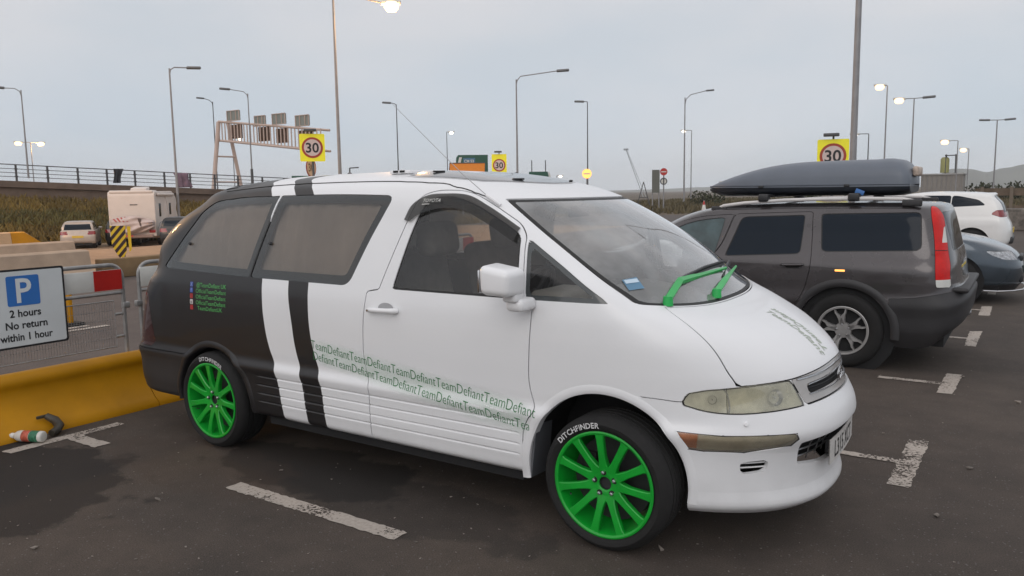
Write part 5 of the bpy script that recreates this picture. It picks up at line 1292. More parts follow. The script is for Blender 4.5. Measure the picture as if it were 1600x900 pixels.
LP = [
 (-51.8, 22.2, 3.1, 8.9, [(-.35, -.9, .05)], [None], 'tall lamp post at the far left, on the flyover, hooked to the left', .09, .05, 'pole', 0, .8, 'hook'),
 (-77.1, 34.4, 2.0, 7.2, [(-.25, -.65, .0), (.15, .5, .0)], ['lamp_warm', 'lamp_warm'], 'far twin lamp with two warm lit heads at the far left', .08, .05, 'pole', 0, .3, 'hook'),
 (-37.35, 23.6, -.9, 9.05, [(.42, .90, .08)], [None], 'tall lamp post rising behind the motorhome, arm to the right', .12, .06, 'pole', 0, .6, 'hook'),
 (-68.5, 48.9, 1.5, 11.7, [(-.45, -.75, .3)], [None], 'unlit lamp post rising above the left leg of the gantry', .10, .06, 'pole_dark', 0, .8, 'hook'),
 (-46.7, 36.3, 2.2, 9.6, [(-.75, -1.1, .25)], [None], 'lamp post passing in front of the gantry beam, hooked to the left', .09, .05, 'pole', 1.6, .7, 'hook'),
 (-75.4, 56.3, 1.0, 8.6, [(.25, .35, .0)], ['lamp_on'], 'far white lit lamp under the gantry beam', .08, .05, 'pole_dark', 0, .3, 'hook'),
 (-18.55, 18.38, 0.0, 9.5, [(1.35, 1.30, -.42)], ['lamp_warm'], 'nearest tall lamp post with a bright warm lamp at the top edge', .115, .055, 'pole', 0, .55, 'hook'),
 (-42.2, 48.3, .5, 9.45, [(-.35, -.35, .1)], [None], 'slim lamp post left of the van aerial tip', .09, .05, 'pole_dark', 0, .5, 'hook'),
 (-51.3, 66.8, .5, 8.6, [(.12, .12, .0)], ['lamp_on'], 'far slim lamp post with a round white light, left of the green road sign', .09, .05, 'pole_dark', 0, .1, 'hook'),
 (-22.95, 37.95, 0.0, 8.7, [(2.2, 1.35, .45)], [None], 'lamp post with a long arm to the right above the van roof', .12, .055, 'pole', 0, .6, 'hook'),
 (-26.2, 53.44, .2, 8.9, [(-.30, -.15, .02)], [None], 'slim lamp post behind the lit no entry sign', .09, .05, 'pole_dark', 0, .1, 'straight'),
 (-24.6, 70.64, .35, 10.7, [(1.9, .75, .55)], [None], 'lamp post with an arm to the right above the van bonnet', .13, .07, 'pole', 0, 1.2, 'hook'),
 (-29.3, 84.9, .3, 8.6, [(-.5, -.2, .0)], ['lamp_on'], 'far lamp post with small lit head beside the taller post above the bonnet', .10, .06, 'pole', 0, .2, 'straight'),
 (.505, 17.75, 0.0, 12.0, [(1.2, .6, .2)], [None], 'thick lamp column behind the roof box, leaving the top of the view', .125, .085, 'pole', 0, .5, 'hook'),
 (-4.3, 55.45, .1, 8.5, [(-.12, -.02, .05)], ['lamp_warm'], 'lamp post with one warm lamp right of the thick column', .09, .05, 'pole', 0, .1, 'hook'),
 (-2.66, 55.7, .1, 7.55, [(-.55, -.08, .02), (.55, .08, .02)], ['lamp_warm', None], 'twin arm lamp post with only its left lamp lit', .09, .05, 'pole', 0, .2, 'straight'),
 (-6.95, 65.2, .1, 5.95, [(-.70, -.1, .02)], ['lamp_on'], 'short dark lamp post with a white lamp just right of the thick column', .09, .05, 'pole_dark', 3.8, .2, 'straight'),
 (1.6, 71.05, .1, 6.9, [(-.55, -.03, .03), (.55, .03, .0)], [None, None], 'twin arm lamp post with both heads unlit near the right edge', .10, .06, 'pole', 0, .2, 'straight'),
 (-1.07, 70.9, .1, 5.4, [(-.60, -.05, .02)], ['lamp_warm'], 'lamp post with a warm lamp to its left above the white hatchback', .08, .05, 'pole', 0, .2, 'straight'),
 (-1.2, 85.9, .1, 5.3, [(-.12, 0, .02)], ['lamp_warm'], 'small far lamp post with a warm lamp above the white hatchback roof', .08, .05, 'pole', 0, .1, 'hook'),
 (-46.1, 82.4, .2, 3.75, [(.1, .1, .0)], ['lamp_on'], 'low white lamp just above the van windscreen top', .06, .05, 'pole', 0, .1, 'hook'),
 (-27.9, 90.77, .1, 2.65, [(.1, .05, .0)], ['lamp_on'], 'low white lamp at the front tip of the roof box', .06, .05, 'pole', 0, .1, 'hook'),
]
for a in LP: lamp_post(*a)
def plamp(x, y, z, e, col=(1, .55, .22), r_=.6):
    ld = bpy.data.lights.new('sodium_lamp', 'POINT'); ld.energy = e; ld.color = col; ld.shadow_soft_size = r_; o = bpy.data.objects.new('sodium_lamp', ld); COL.objects.link(o); o.location = (x, y, z)
plamp(-17.0, 19.9, 8.65, 700); plamp(-77.0, 34.9, 6.7, 500)
# unseen lamp post and light added past the left edge to warm the yard
lamp_post(-27.0, 1.0, -.5, 8.6, [(.9, .9, .1)], ['lamp_warm'], 'added warm lamp post, unseen past the left edge, lighting the lorry park', .11, .06, 'pole', 0, .6, 'hook'); plamp(-26.0, 2.0, 8.2, 3600)

# ================================================================= road signs
def face_dir(x, y, turn=0): return math.atan2(-3.897-y, 4.418-x)+R(turn)
def square_sign(x, y, zc, w_, h_, label, post=True, turn=0, name='speed_sign', two=False, solar=True, zb=0.0):
    t = thing(name, label, 'road sign', (x, y, zb), face_dir(x, y, turn), 'yellow 30 speed limit signs'); zc -= zb
    def F(v): return Vector((v[2], v[0], v[1]+zc))
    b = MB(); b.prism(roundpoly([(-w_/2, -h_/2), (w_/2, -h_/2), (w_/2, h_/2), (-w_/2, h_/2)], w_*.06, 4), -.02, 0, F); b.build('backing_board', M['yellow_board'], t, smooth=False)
    b = MB(); r_ = w_*.42; n_ = 48; b.prism([(r_*math.cos(2*PI*i/n_), r_*math.sin(2*PI*i/n_)) for i in range(n_)], .004, .012, F); b.build('red_ring', M['ring_red'], t, smooth=False)
    b = MB(); r_ = w_*.335; b.prism([(r_*math.cos(2*PI*i/n_), r_*math.sin(2*PI*i/n_)) for i in range(n_)], .013, .018, F); b.build('sign_disc', M['face_pale'], t, smooth=False)
    v, f = text_poly('30', 1, 1, .02); mn, mx_ = min(q[0] for q in v), max(q[0] for q in v); k = w_*.52/(mx_-mn)
    b = MB(); b.add([F(((q[0]-(mn+mx_)/2)*k, (q[1]-.35)*k, .022)) for q in v], f); b.build('numerals', M['black_ink'], t, smooth=False)
    b = MB(); b.cyl((-.08, 0, 0), (-.08, 0, zc+h_*.5), .045); b.build('post', M['pole_dark'], t)
    if solar: b = MB(); b.rbox((.05, -.06, zc+h_/2+.13), (.30, w_*.5, .09), .02, 2); b.cyl((-.03, 0, zc+h_*.5), (-.03, 0, zc+h_*.5+.13), .03); b.build('sign_lantern', M['pole_dark'], t)
    return t
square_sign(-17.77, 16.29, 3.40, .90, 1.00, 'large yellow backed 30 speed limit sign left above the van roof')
sm = thing('round_sign', 'small round 30 sign turned sideways below the large yellow one', 'road sign', (-18.4, 16.75, 0), face_dir(-18.4, 16.75, 52))
b = MB(); n_ = 40
def FR(zc): return lambda v: Vector((v[2], v[0], v[1]+zc))
b.prism([(.30*math.cos(2*PI*i/n_), .36*math.sin(2*PI*i/n_)) for i in range(n_)], 0, .01, FR(2.70)); b.build('red_ring', M['ring_red'], sm, smooth=False)
b = MB(); b.prism([(.25*math.cos(2*PI*i/n_), .31*math.sin(2*PI*i/n_)) for i in range(n_)], .011, .02, FR(2.70)); b.build('sign_disc', mat('disc_warm', (.62, .45, .30), .5), sm, smooth=False)
v, f = text_poly('30', .42, .8, .01); b = MB(); b.add([FR(2.70)((q[0]-.19, q[1]-.14, .025)) for q in v], f); b.build('numerals', mat('num_brown', (.12, .07, .04), .5), sm, smooth=False)
b = MB(); b.cyl((-.05, 0, 0), (-.05, 0, 3.0), .04); b.build('post', M['pole_dark'], sm)
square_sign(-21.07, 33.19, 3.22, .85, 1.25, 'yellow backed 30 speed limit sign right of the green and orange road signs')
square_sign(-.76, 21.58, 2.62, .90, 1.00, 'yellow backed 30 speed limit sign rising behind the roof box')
dr = thing('direction_sign', 'dark green direction sign with a blue panel behind the orange board', 'road sign', (-31.2, 44.4, 0), face_dir(-31.2, 44.4, 4))
b = MB(); b.prism([(-1.35, 3.0), (1.15, 3.0), (1.15, 4.55), (-1.1, 4.55), (-1.25, 4.35)], -.05, 0, lambda v: Vector((v[2], v[0], v[1]))); b.build('panel', M['green_sign'], dr, smooth=False)
b = MB(); b.prism([(-1.18, 3.75), (-.98, 3.75), (-.82, 4.38), (-1.02, 4.38)], .004, .014, lambda v: Vector((v[2], v[0], v[1]))); b.build('white_panel', M['board_white'], dr, smooth=False)
b = MB(); b.prism([(-.72, 3.86), (.18, 3.86), (.18, 4.32), (-.72, 4.32)], .004, .014, lambda v: Vector((v[2], v[0], v[1]))); b.build('blue_panel', mat('sign_blue', (.06, .16, .26), .5), dr, smooth=False)
v, f = text_poly('CM 53', .30, .9, .02); b = MB(); b.add([(.020, q[0]-.66, q[1]+3.98) for q in v], f); b.build('sign_lettering', M['board_white'], dr, smooth=False)
b = MB(); b.cyl((-.12, -.8, 0), (-.12, -.8, 4.3), .06); b.cyl((-.12, .8, 0), (-.12, .8, 4.3), .06); b.build('sign_posts', M['pole'], dr)
og = thing('diversion_sign', 'plain orange temporary sign board in front of the green direction sign', 'road sign', (-30.3, 42.55, 0), face_dir(-30.3, 42.55, 4))
b = MB(); b.prism([(-1.40, 2.7), (1.25, 2.7), (1.27, 3.85), (-1.32, 3.85)], -.04, 0, lambda v: Vector((v[2], v[0], v[1]))); b.build('panel', M['orange_sign'], og, smooth=False)
b = MB(); b.tube([(.01, -1.40, 2.75), (.01, -1.32, 3.87), (.01, 1.27, 3.87), (.01, 1.25, 2.75)], .035, 6); b.cyl((-.1, -.9, 0), (-.1, -.9, 3.5), .05); b.cyl((-.1, .9, 0), (-.1, .9, 3.5), .05); b.build('frame', M['pole_dark'], og)
d2 = thing('direction_sign', 'small dark green direction sign on two tall posts above the sunroof', 'road sign', (-37.5, 64.25, 0), face_dir(-37.5, 64.25, 6))
b = MB(); b.prism([(-1.05, 2.6), (1.1, 2.6), (.85, 3.75), (-1.05, 3.75)], -.05, 0, lambda v: Vector((v[2], v[0], v[1]))); b.build('panel', M['green_sign'], d2, smooth=False)
b = MB(); b.prism([(1.02, 2.65), (1.30, 2.65), (1.05, 3.7), (.90, 3.7)], .004, .014, lambda v: Vector((v[2], v[0], v[1]))); b.build('white_panel', M['board_white'], d2, smooth=False)
b = MB(); b.cyl((-.12, -.75, 0), (-.12, -.75, 4.9), .05); b.cyl((-.12, .65, 0), (-.12, .65, 4.9), .05); b.build('sign_posts', M['pole_dark'], d2)
def no_entry(x, y, zc, r_, label, lit=False, second=None):
    t = thing('no_entry_sign', label, 'road sign', (x, y, 0), face_dir(x, y)); F = lambda v: Vector((v[2], v[0], v[1]+zc)); n_ = 32
    b = MB(); b.prism([(r_*math.cos(2*PI*i/n_), r_*math.sin(2*PI*i/n_)) for i in range(n_)], 0, .02, F); b.build('red_disc', M['amber'] if lit else M['red'], t, smooth=False)
    b = MB(); b.prism([(-r_*.7, -r_*.14), (r_*.7, -r_*.14), (r_*.7, r_*.14), (-r_*.7, r_*.14)], .022, .03, F); b.build('white_bar', M['board_white'], t, smooth=False)
    b = MB(); b.cyl((-.07, 0, 0), (-.07, 0, zc+r_), .05); b.build('post', M['pole'], t)
    if second:
        b = MB(); b.prism([(r_*.95*math.cos(2*PI*i/n_), r_*.95*math.sin(2*PI*i/n_)+zc-second) for i in range(n_)], 0, .02, lambda v: Vector((v[2], v[0], v[1]))); b.build('lower_disc', M['board_white'], t, smooth=False)
        b = MB(); b.tube([(.03, r_*.85*math.cos(2*PI*i/n_), r_*.85*math.sin(2*PI*i/n_)+zc-second) for i in range(n_)], .04, 5, closed=True); b.prism([(-.05, zc-second-.2), (.05, zc-second-.2), (.05, zc-second+.2), (-.05, zc-second+.2)], .022, .03, lambda v: Vector((v[2], v[0], v[1]))); b.build('lower_ring', M['pole_dark'], t)
no_entry(-26.2, 53.3, 3.12, .38, 'orange lit no entry sign above the windscreen top', True)
no_entry(-18.73, 51.46, 3.05, .27, 'no entry sign with a second round sign below, left of the roof box', False, .70)
bs = thing('sign_board', 'grey back of a tall sign board on two posts beside the no entry sign', 'road sign', (-19.25, 51.2, 0), face_dir(-19.25, 51.2)); b = MB(); b.box((0, 0, 2.35), (.08, .55, 1.7)); b.build('panel', mat('board_grey', (.11, .115, .10), .6), bs, smooth=False)
b = MB(); b.cyl((-.1, -.24, 0), (-.1, -.24, 3.1), .05); b.cyl((-.1, .24, 0), (-.1, .24, 3.1), .05); b.build('sign_posts', M['pole'], bs)
sp_ = thing('small_sign', 'tiny round sign on a bracket post just right of the large yellow 30 sign', 'road sign', (-43.3, 43.5, 0), face_dir(-43.3, 43.5)); b = MB(); b.cyl((0, 0, 0), (0, 0, 3.9), .06); b.tube([(0, 0, 3.9), (0, .75, 3.95)], .05, 6); b.build('post', M['pole_dark'], sp_)
b = MB(); b.prism([(.28*math.cos(2*PI*i/24), .40*math.sin(2*PI*i/24)+3.15) for i in range(24)], .06, .09, lambda v: Vector((v[2], v[0], v[1]))); b.build('sign_disc', mat('sd_grey', (.22, .21, .22), .6), sp_, smooth=False)
g3 = thing('direction_sign', 'top of a dark green sign left of the large yellow 30 sign', 'road sign', (-41.5, 36.6, 0), face_dir(-41.5, 36.6)); b = MB(); b.box((0, 0, 2.7), (.06, 1.3, .9)); b.build('panel', M['green_sign'], g3, smooth=False); b = MB(); b.cyl((-.1, -.4, 0), (-.1, -.4, 3), .05); b.cyl((-.1, .4, 0), (-.1, .4, 3), .05); b.build('sign_posts', M['pole'], g3)
def bollard(x, y, label, h_=.9):
    t = thing('traffic_bollard', label, 'bollard', (x, y, 0)); b = MB(); b.rbox((0, 0, h_/2+.15), (.35, .45, h_), .08, 3); b.build('bollard_shell', mat('bol_y', (.75, .45, .02), .5, emit=.15), t); b = MB(); b.rbox((0, 0, .08), (.5, .6, .16), .03, 2); b.build('bollard_base', M['pole_dark'], t)
bollard(-21.8, 50.07, 'yellow traffic bollard above the right edge of the windscreen', 1.2)
def cone(x, y, label):
    t = thing('traffic_cone', label, 'cone', (x, y, 0)); b = MB(); b.lathe([(.20, .05), (.03, .95), (0, .95)], 20); b.build('cone_body', M['red'], t); b = MB(); b.lathe([(.145, .35), (.085, .68)], 20, lambda v: Vector((v.x*1.03, v.y*1.03, v.z))); b.lathe([(.05, .80), (.03, .95)], 20, lambda v: Vector((v.x*1.05, v.y*1.05, v.z))); b.build('white_band', M['board_white'], t); b = MB(); b.box((0, 0, .03), (.5, .5, .06)); b.build('cone_base', M['rubber'], t)
cone(-13.8, 46.5, 'red and white traffic cone above the front of the grey estate car')
# far crane jib and trestle
cr_ = thing('crane', 'faint thin crane jib leaning left of the no entry sign', 'crane', (-85.5, 196.9, 0)); b = MB(); b.tube([(0, 0, 0), (-4.3, -2, 13.0)], .10, 5); b.tube([(0.8, 0, 0), (-4.1, -2, 13.0)], .07, 5)
b.rbox((-4.3, -2, 13.1), (1.3, .6, .5), .1, 2); b.build('jib', mat('far_grey', (.36, .38, .40), .8), cr_)
tr_ = thing('trestle', 'A-shaped dark metal trestle left of the tall grey sign board', 'trestle', (-21.0, 52.6, 0)); b = MB(); b.tube([(-.55, 0, 0), (.0, .3, 2.35)], .035, 6); b.tube([(.55, .6, 0), (0, .3, 2.35)], .035, 6); b.tube([(-.28, .15, 1.15), (.28, .45, 1.15)], .03, 6); b.build('trestle_frame', M['pole_dark'], tr_)
# ================================================================= far right: sheds, rail fence, scrub, headland
def shrub(x, y, z, rx, ry, rz_, n_, m, label, seed):
    rnd = random.Random(seed); t = thing('bush', label, 'bush', (x, y, z)); b = MB()
    lob = [(rnd.uniform(-.6, .6), rnd.uniform(-.6, .6), rnd.uniform(.2, .7), rnd.uniform(.35, .6)) for _ in range(7)]
    for _ in range(n_):
        lx, ly, lz, lr = rnd.choice(lob); d = Vector((rnd.gauss(0, 1), rnd.gauss(0, 1), rnd.gauss(0, 1))).normalized()*lr*rnd.uniform(.5, 1.05)
        c = Vector(((lx+d.x)*rx, (ly+d.y)*ry, max(.02, (lz+d.z)*rz_))); s_ = rnd.uniform(.05, .11)*max(rx, rz_)*.5; rot = Euler((rnd.uniform(0, 6), rnd.uniform(0, 6), rnd.uniform(0, 6))).to_matrix()
        b.add([c+rot @ Vector(q) for q in ((-s_, -s_*.5, 0), (s_, -s_*.4, 0), (s_*.6, s_*.6, 0), (-s_*.5, s_*.5, 0))], [(0, 1, 2, 3)])
    b.build('crown', m, t, smooth=False)
    b = MB(); [b.tube([(0, 0, 0), (rnd.uniform(-.5, .5)*rx, rnd.uniform(-.4, .4)*ry, rz_*.6)], .03, 5) for _ in range(5)]; b.build('stems', M['beam'], t)
M['bush'] = mat('bush_leaf', (.040, .045, .022), .9, var=.4, scale=1)
shrub(-20.6, 66.5, 0, 2.2, 1.8, 1.5, 900, M['bush'], 'dark bush at the foot of the lamp post above the bonnet', 3)
shrub(2.1, 78, 0, 3.0, 2, 2.0, 900, M['bush'], 'dark bush beyond the white hatchback tail', 6)
shrub(-9, 62, 0, 4, 2, 1.2, 700, M['bush'], 'low dark bush hidden behind the roof box', 8)
rnd = random.Random(12); pts = []
for _ in range(9000):
    y = rnd.uniform(49, 110); x = rnd.uniform(-38, 14); pts.append((x, y, 0.0))
tufts('scrub', pts, .25, .75, mat('scrub', (.105, .085, .045), .95, var=.45, scale=.15), 'rough brown scrub across the far road', 'scrub', seed=8, w=.10)
sh = thing('shed', 'long low grey shed beyond the white hatchback roof', 'building', (-2.55, 75.8, 0)); b = MB(); b.box((0, 1.5, 1.35), (3.3, 3, 2.7)); b.build('wall', mat('shed_w', (.24, .22, .20), .8, var=.1), sh, smooth=False)
b = MB(); b.box((0, 1.5, 2.75), (3.5, 3.2, .12)); b.build('roof', mat('shed_r', (.35, .34, .33), .7), sh, smooth=False)
b = MB()
for k in range(9): b.box((-1.5+k*.375, -.03, 1.5), (.03, .04, 2.2))
b.build('cladding_rib', M['pole'], sh, smooth=False)
tk = thing('tank_tower', 'small green and dark tank tower standing behind the grey shed', 'tower', (-3.1, 91.0, 0)); b = MB()
for dx in (-.5, .5):
    for dy in (-.4, .4): b.tube([(dx, dy, 0), (dx*.9, dy*.9, 5.0)], .06, 5)
for z in (1.5, 3.0, 4.9): b.box((0, 0, z), (1.1, .9, .08))
b.build('tower_frame', M['pole_dark'], tk); b = MB(); b.lathe([(0, 3.1), (.42, 3.1), (.42, 4.5), (.3, 4.7), (0, 4.75)], 20, lambda v: v+Vector((-.55, 0, 0))); b.build('tank', mat('tank_y', (.28, .27, .10), .6), tk)
hf = thing('timber_fence', 'brown timber rail fence with upright posts at the right edge', 'fence', (6.5, 40.5, 0)); b = MB(); b.box((0, 0, 1.35), (9, .06, .35)); b.box((0, 0, .55), (9, .06, .30)); b.build('rail', mat('timber', (.12, .09, .065), .9, var=.3, scale=2), hf, smooth=False)
for k in range(8): b = MB(); b.box((-4.2+k*1.2, -.08, .8), (.14, .10, 1.6)); b.build('fence_post', mat('timber_post%d' % k, (.16, .13, .10), .9), hf, smooth=False)
gw = thing('stone_wall', 'low rough stone gabion wall below the timber fence at the right edge', 'wall', (6.6, 30.5, 0)); b = MB(); b.rbox((0, 0, .4), (6.5, .8, .8), .05, 2); b.build('wall_block', mat('gabion', (.14, .125, .11), .9, var=.6, scale=5, bump=1.0, bscale=6), gw)
# headland and low coast
def ridge(name, D0, prof, depth, m):
    b = MB(); n_ = 120; rows = []
    xs = np.linspace(prof[0][0], prof[-1][0], n_+1)
    for i, x in enumerate(xs):
        h_ = float(smoothtab(x, prof)); h_ += .05*h_*mnoise.noise(Vector((x*.02, 0, 0)))+.03*h_*mnoise.noise(Vector((x*.07, 3, 0)))
        for k, (d, s_) in enumerate(((0, 0), (.25, .7), (.5, 1), (1, .0))): rows.append((x, D0+depth*d, h_*s_-1))
    b.add(rows, [(i*4+j, (i+1)*4+j, (i+1)*4+j+1, i*4+j+1) for i in range(n_) for j in range(3)]); o = b.build(name, m); o['kind'] = 'structure'
M['headland'] = mat('headland', (.085, .085, .065), .95, var=.25, scale=.01)
ridge('headland', 1500, [(-175, 0), (-160, 10), (-140, 32), (-110, 36), (-90, 33), (-75, 28), (-50, 34), (0, 44), (80, 54), (260, 60), (500, 62)], 400, M['headland'])
ridge('far_hills', 1900, [(-1600, 4), (-1100, 5), (-850, 8), (-740, 11), (-620, 9), (-440, 5), (-220, 2), (-150, 0)], 300, M['headland'])

# evening haze over the bay: one closed box of even, thin air
b = MB(); b.box((0, 0, 33), (4800, 4800, 72)); hzb = b.build('haze', None, smooth=False); hm = bpy.data.materials.new('haze'); hm.use_nodes = True; hn = hm.node_tree.nodes; hn.clear()
ho_ = hn.new('ShaderNodeOutputMaterial'); hv = hn.new('ShaderNodeVolumePrincipled'); hv.inputs['Color'].default_value = (.95, .98, 1, 1); hv.inputs['Density'].default_value = .00034; hv.inputs['Anisotropy'].default_value = .0
hm.node_tree.links.new(hv.outputs[0], ho_.inputs['Volume']); hzb.data.materials.clear(); hzb.data.materials.append(hm); hzb['kind'] = 'stuff'; hzb['label'] = 'thin pale evening haze hanging over the whole place'; hzb['category'] = 'haze'
# ================================================================= other vehicles
def place_skin(sk, name, m, parent): return skin_obj(sk, name, m, parent)
def simple_wheel(parent, cx, cy, s, R_t, R_r, rim_m, wid=.20, n_sp=9, spokes=None, name='wheel'):
    return rim_and_tyre(parent, cx, cy, s, R_t, R_r, n_sp, rim_m, wid=wid, spokes=spokes)
# ---------------------------------------------------------------- grey estate car beside the van (faces left)
est = thing('estate_car', 'dark grey estate car with silver roof rails and tall red tail lamps', 'car', (3.02, 4.55, 0), PI)
M['bronze'] = mat('bronze_paint', (.063, .056, .058), .28, .5, var=.08, scale=3, coat=.7)
M['cladding'] = mat('cladding', (.026, .025, .027), .55, var=.12)
M['dark_glass'] = mat('dark_glass', (.007, .013, .022), .08, var=.05, spec=.18)
def est_surface():
    NF, NS, NR = 26, 90, 26
    rz = lambda b_: [(-.75, b_-.03), (-.3, b_-.005), (.3, b_), (1.0, b_-.012), (1.6, b_-.05), (2.0, b_-.12)]
    T = [(.22, 3.55, 2.6, 2.7, .84, .22, -.46, -.84, 4.5, .42, 3), (.40, 3.60, 2.6, 2.7, .900, .36, -.46, -.95, 4.5, .47, 6), (.52, 3.62, 2.6, 2.7, .915, .505, -.46, -.975, 4.5, .60, 4),
         (.60, 3.61, 2.6, 2.7, .930, .60, -.46, -.98, 4.5, .70, 3), (.66, 3.58, 2.6, 2.7, .918, .690, -.44, -.91, 4.6, .77, 6), (.76, 3.45, 2.6, 2.7, .915, .82, -.44, -.885, 4.6, .88, 6),
         (.84, 3.25, 2.6, 2.7, .905, .935, -.42, -.875, 4.6, .97, 4), (.95, 2.75, 2.6, 2.3, .885, .985, -.40, -.865, 4.6, 1.02, 5), (1.02, 2.35, 2.6, 2.1, .868, 1.02, -.40, -.855, 4.6, 1.06, 10),
         (1.22, 2.02, 2.6, 1.7, .808, 1.22, -.36, -.81, 4.4, 1.25, 10), (1.375, 1.72, 2.6, 1.3, .752, rz(1.42), -.32, -.755, 4.2, 1.43, 4), (1.42, 1.58, 2.6, 1.2, .725, rz(1.455), -.30, -.735, 4.0, 1.465, 4),
         (1.455, 1.40, 2.6, 1.1, .64, rz(1.485), -.28, -.68, 3.6, 1.488, 5), (1.485, 1.1, 2.6, .9, .40, rz(1.505), -.15, -.5, 3, 1.505, 4), (1.50, .9, 2.6, .8, 0, rz(1.515), .0, -.3, 3, 1.512, 1)]
    return loft([ring(*t[:10], NF, NS, NR) for t in T], [t[10] for t in T[:-1]])
G, vs_ = est_surface(); EK = Skin.grid(G, vs_)
for cx in (0, 2.76): EK = EK.cut(np.where(EK.A[:, 1] < -.5, arch(EK, cx, .345, .405), -1.0))
EK0 = EK
PW = {'w3': roundpoly([(.22, 1.055), (.245, 1.405), (-.585, 1.420), (-.610, 1.085)], [.05, .03, .05, .06], 5), 'w2': roundpoly([(1.125, .990), (.985, 1.375), (.385, 1.395), (.405, 1.030)], [.03, .05, .03, .04], 5), 'w1': roundpoly([(2.02, 1.015), (1.80, 1.150), (1.62, 1.285), (1.40, 1.345), (1.145, 1.370), (1.23, .985)], [.03, .3, .2, .1, .04, .03], 5)}
tlp = roundpoly([(-.640, 1.475), (-.700, 1.17), (-.735, .775), (-1.2, .775), (-1.2, 1.475)], [.02, .2, .02, 0, 0], 4)
eglass = {}
for k_, P in PW.items(): eglass[k_], EK = EK.split(f_poly(EK, P), .0)
f_tl = lambda sk: np.where(sk.A[:, 1] < -.3, np.maximum(sdpoly(sk.A[:, 0], sk.A[:, 2], tlp), sk.A[:, 1]+.765-.19*np.clip((sk.A[:, 2]-.90)/.48, 0, 1)), 1)
etl, EK = EK.split(f_tl(EK), .002)
f_rw = lambda sk: np.maximum.reduce([sk.A[:, 0]+.5, 1.08-sk.A[:, 2], sk.A[:, 2]-1.42, -sk.A[:, 1]-.60+.1*(sk.A[:, 2]-1.08)])
erw, EK = EK.split(f_rw(EK), .0)
PD = {'rear_door': roundpoly([(1.255, .30), (1.262, .97), (1.16, 1.10), (1.055, 1.402), (.320, 1.425), (.305, 1.06), (.300, .92), (.345, .70), (.43, .55), (.50, .30)], [.02, .05, .1, .03, .03, .02, .1, .1, .1, .02], 4), 'front_door': roundpoly([(1.262, .30), (1.270, .97), (1.168, 1.10), (1.065, 1.400), (1.40, 1.378), (1.66, 1.315), (1.86, 1.18), (2.10, 1.02), (2.20, .90), (2.22, .30)], [.02, .05, .1, .02, .1, .1, .1, .05, .05, .02], 4)}
ed = {}
for k_, P in PD.items(): ed[k_], EK = EK.split(f_poly(EK, P), .0025)
elow, EK = EK.split(EK.A[:, 2]-np.where(EK.A[:, 0] < -.36, .665+.10*np.clip((-.5-EK.A[:, 0])/.5, 0, 1), np.where(EK.A[:, 0] > 2.3, .60, .42)), .0015)
place_skin(EK.both().rimmed(.015), 'body', M['bronze'], est)
place_skin(elow.both().rimmed(.02), 'lower_cladding', M['cladding'], est)
inn = EK0.cut(EK0.A[:, 7]-7.9).offset(-.02); place_skin(inn.both(), 'inner_shell', M['black_matt'], est)
place_skin(inward(erw, .004).both(), 'rear_window', M['dark_glass'], est)
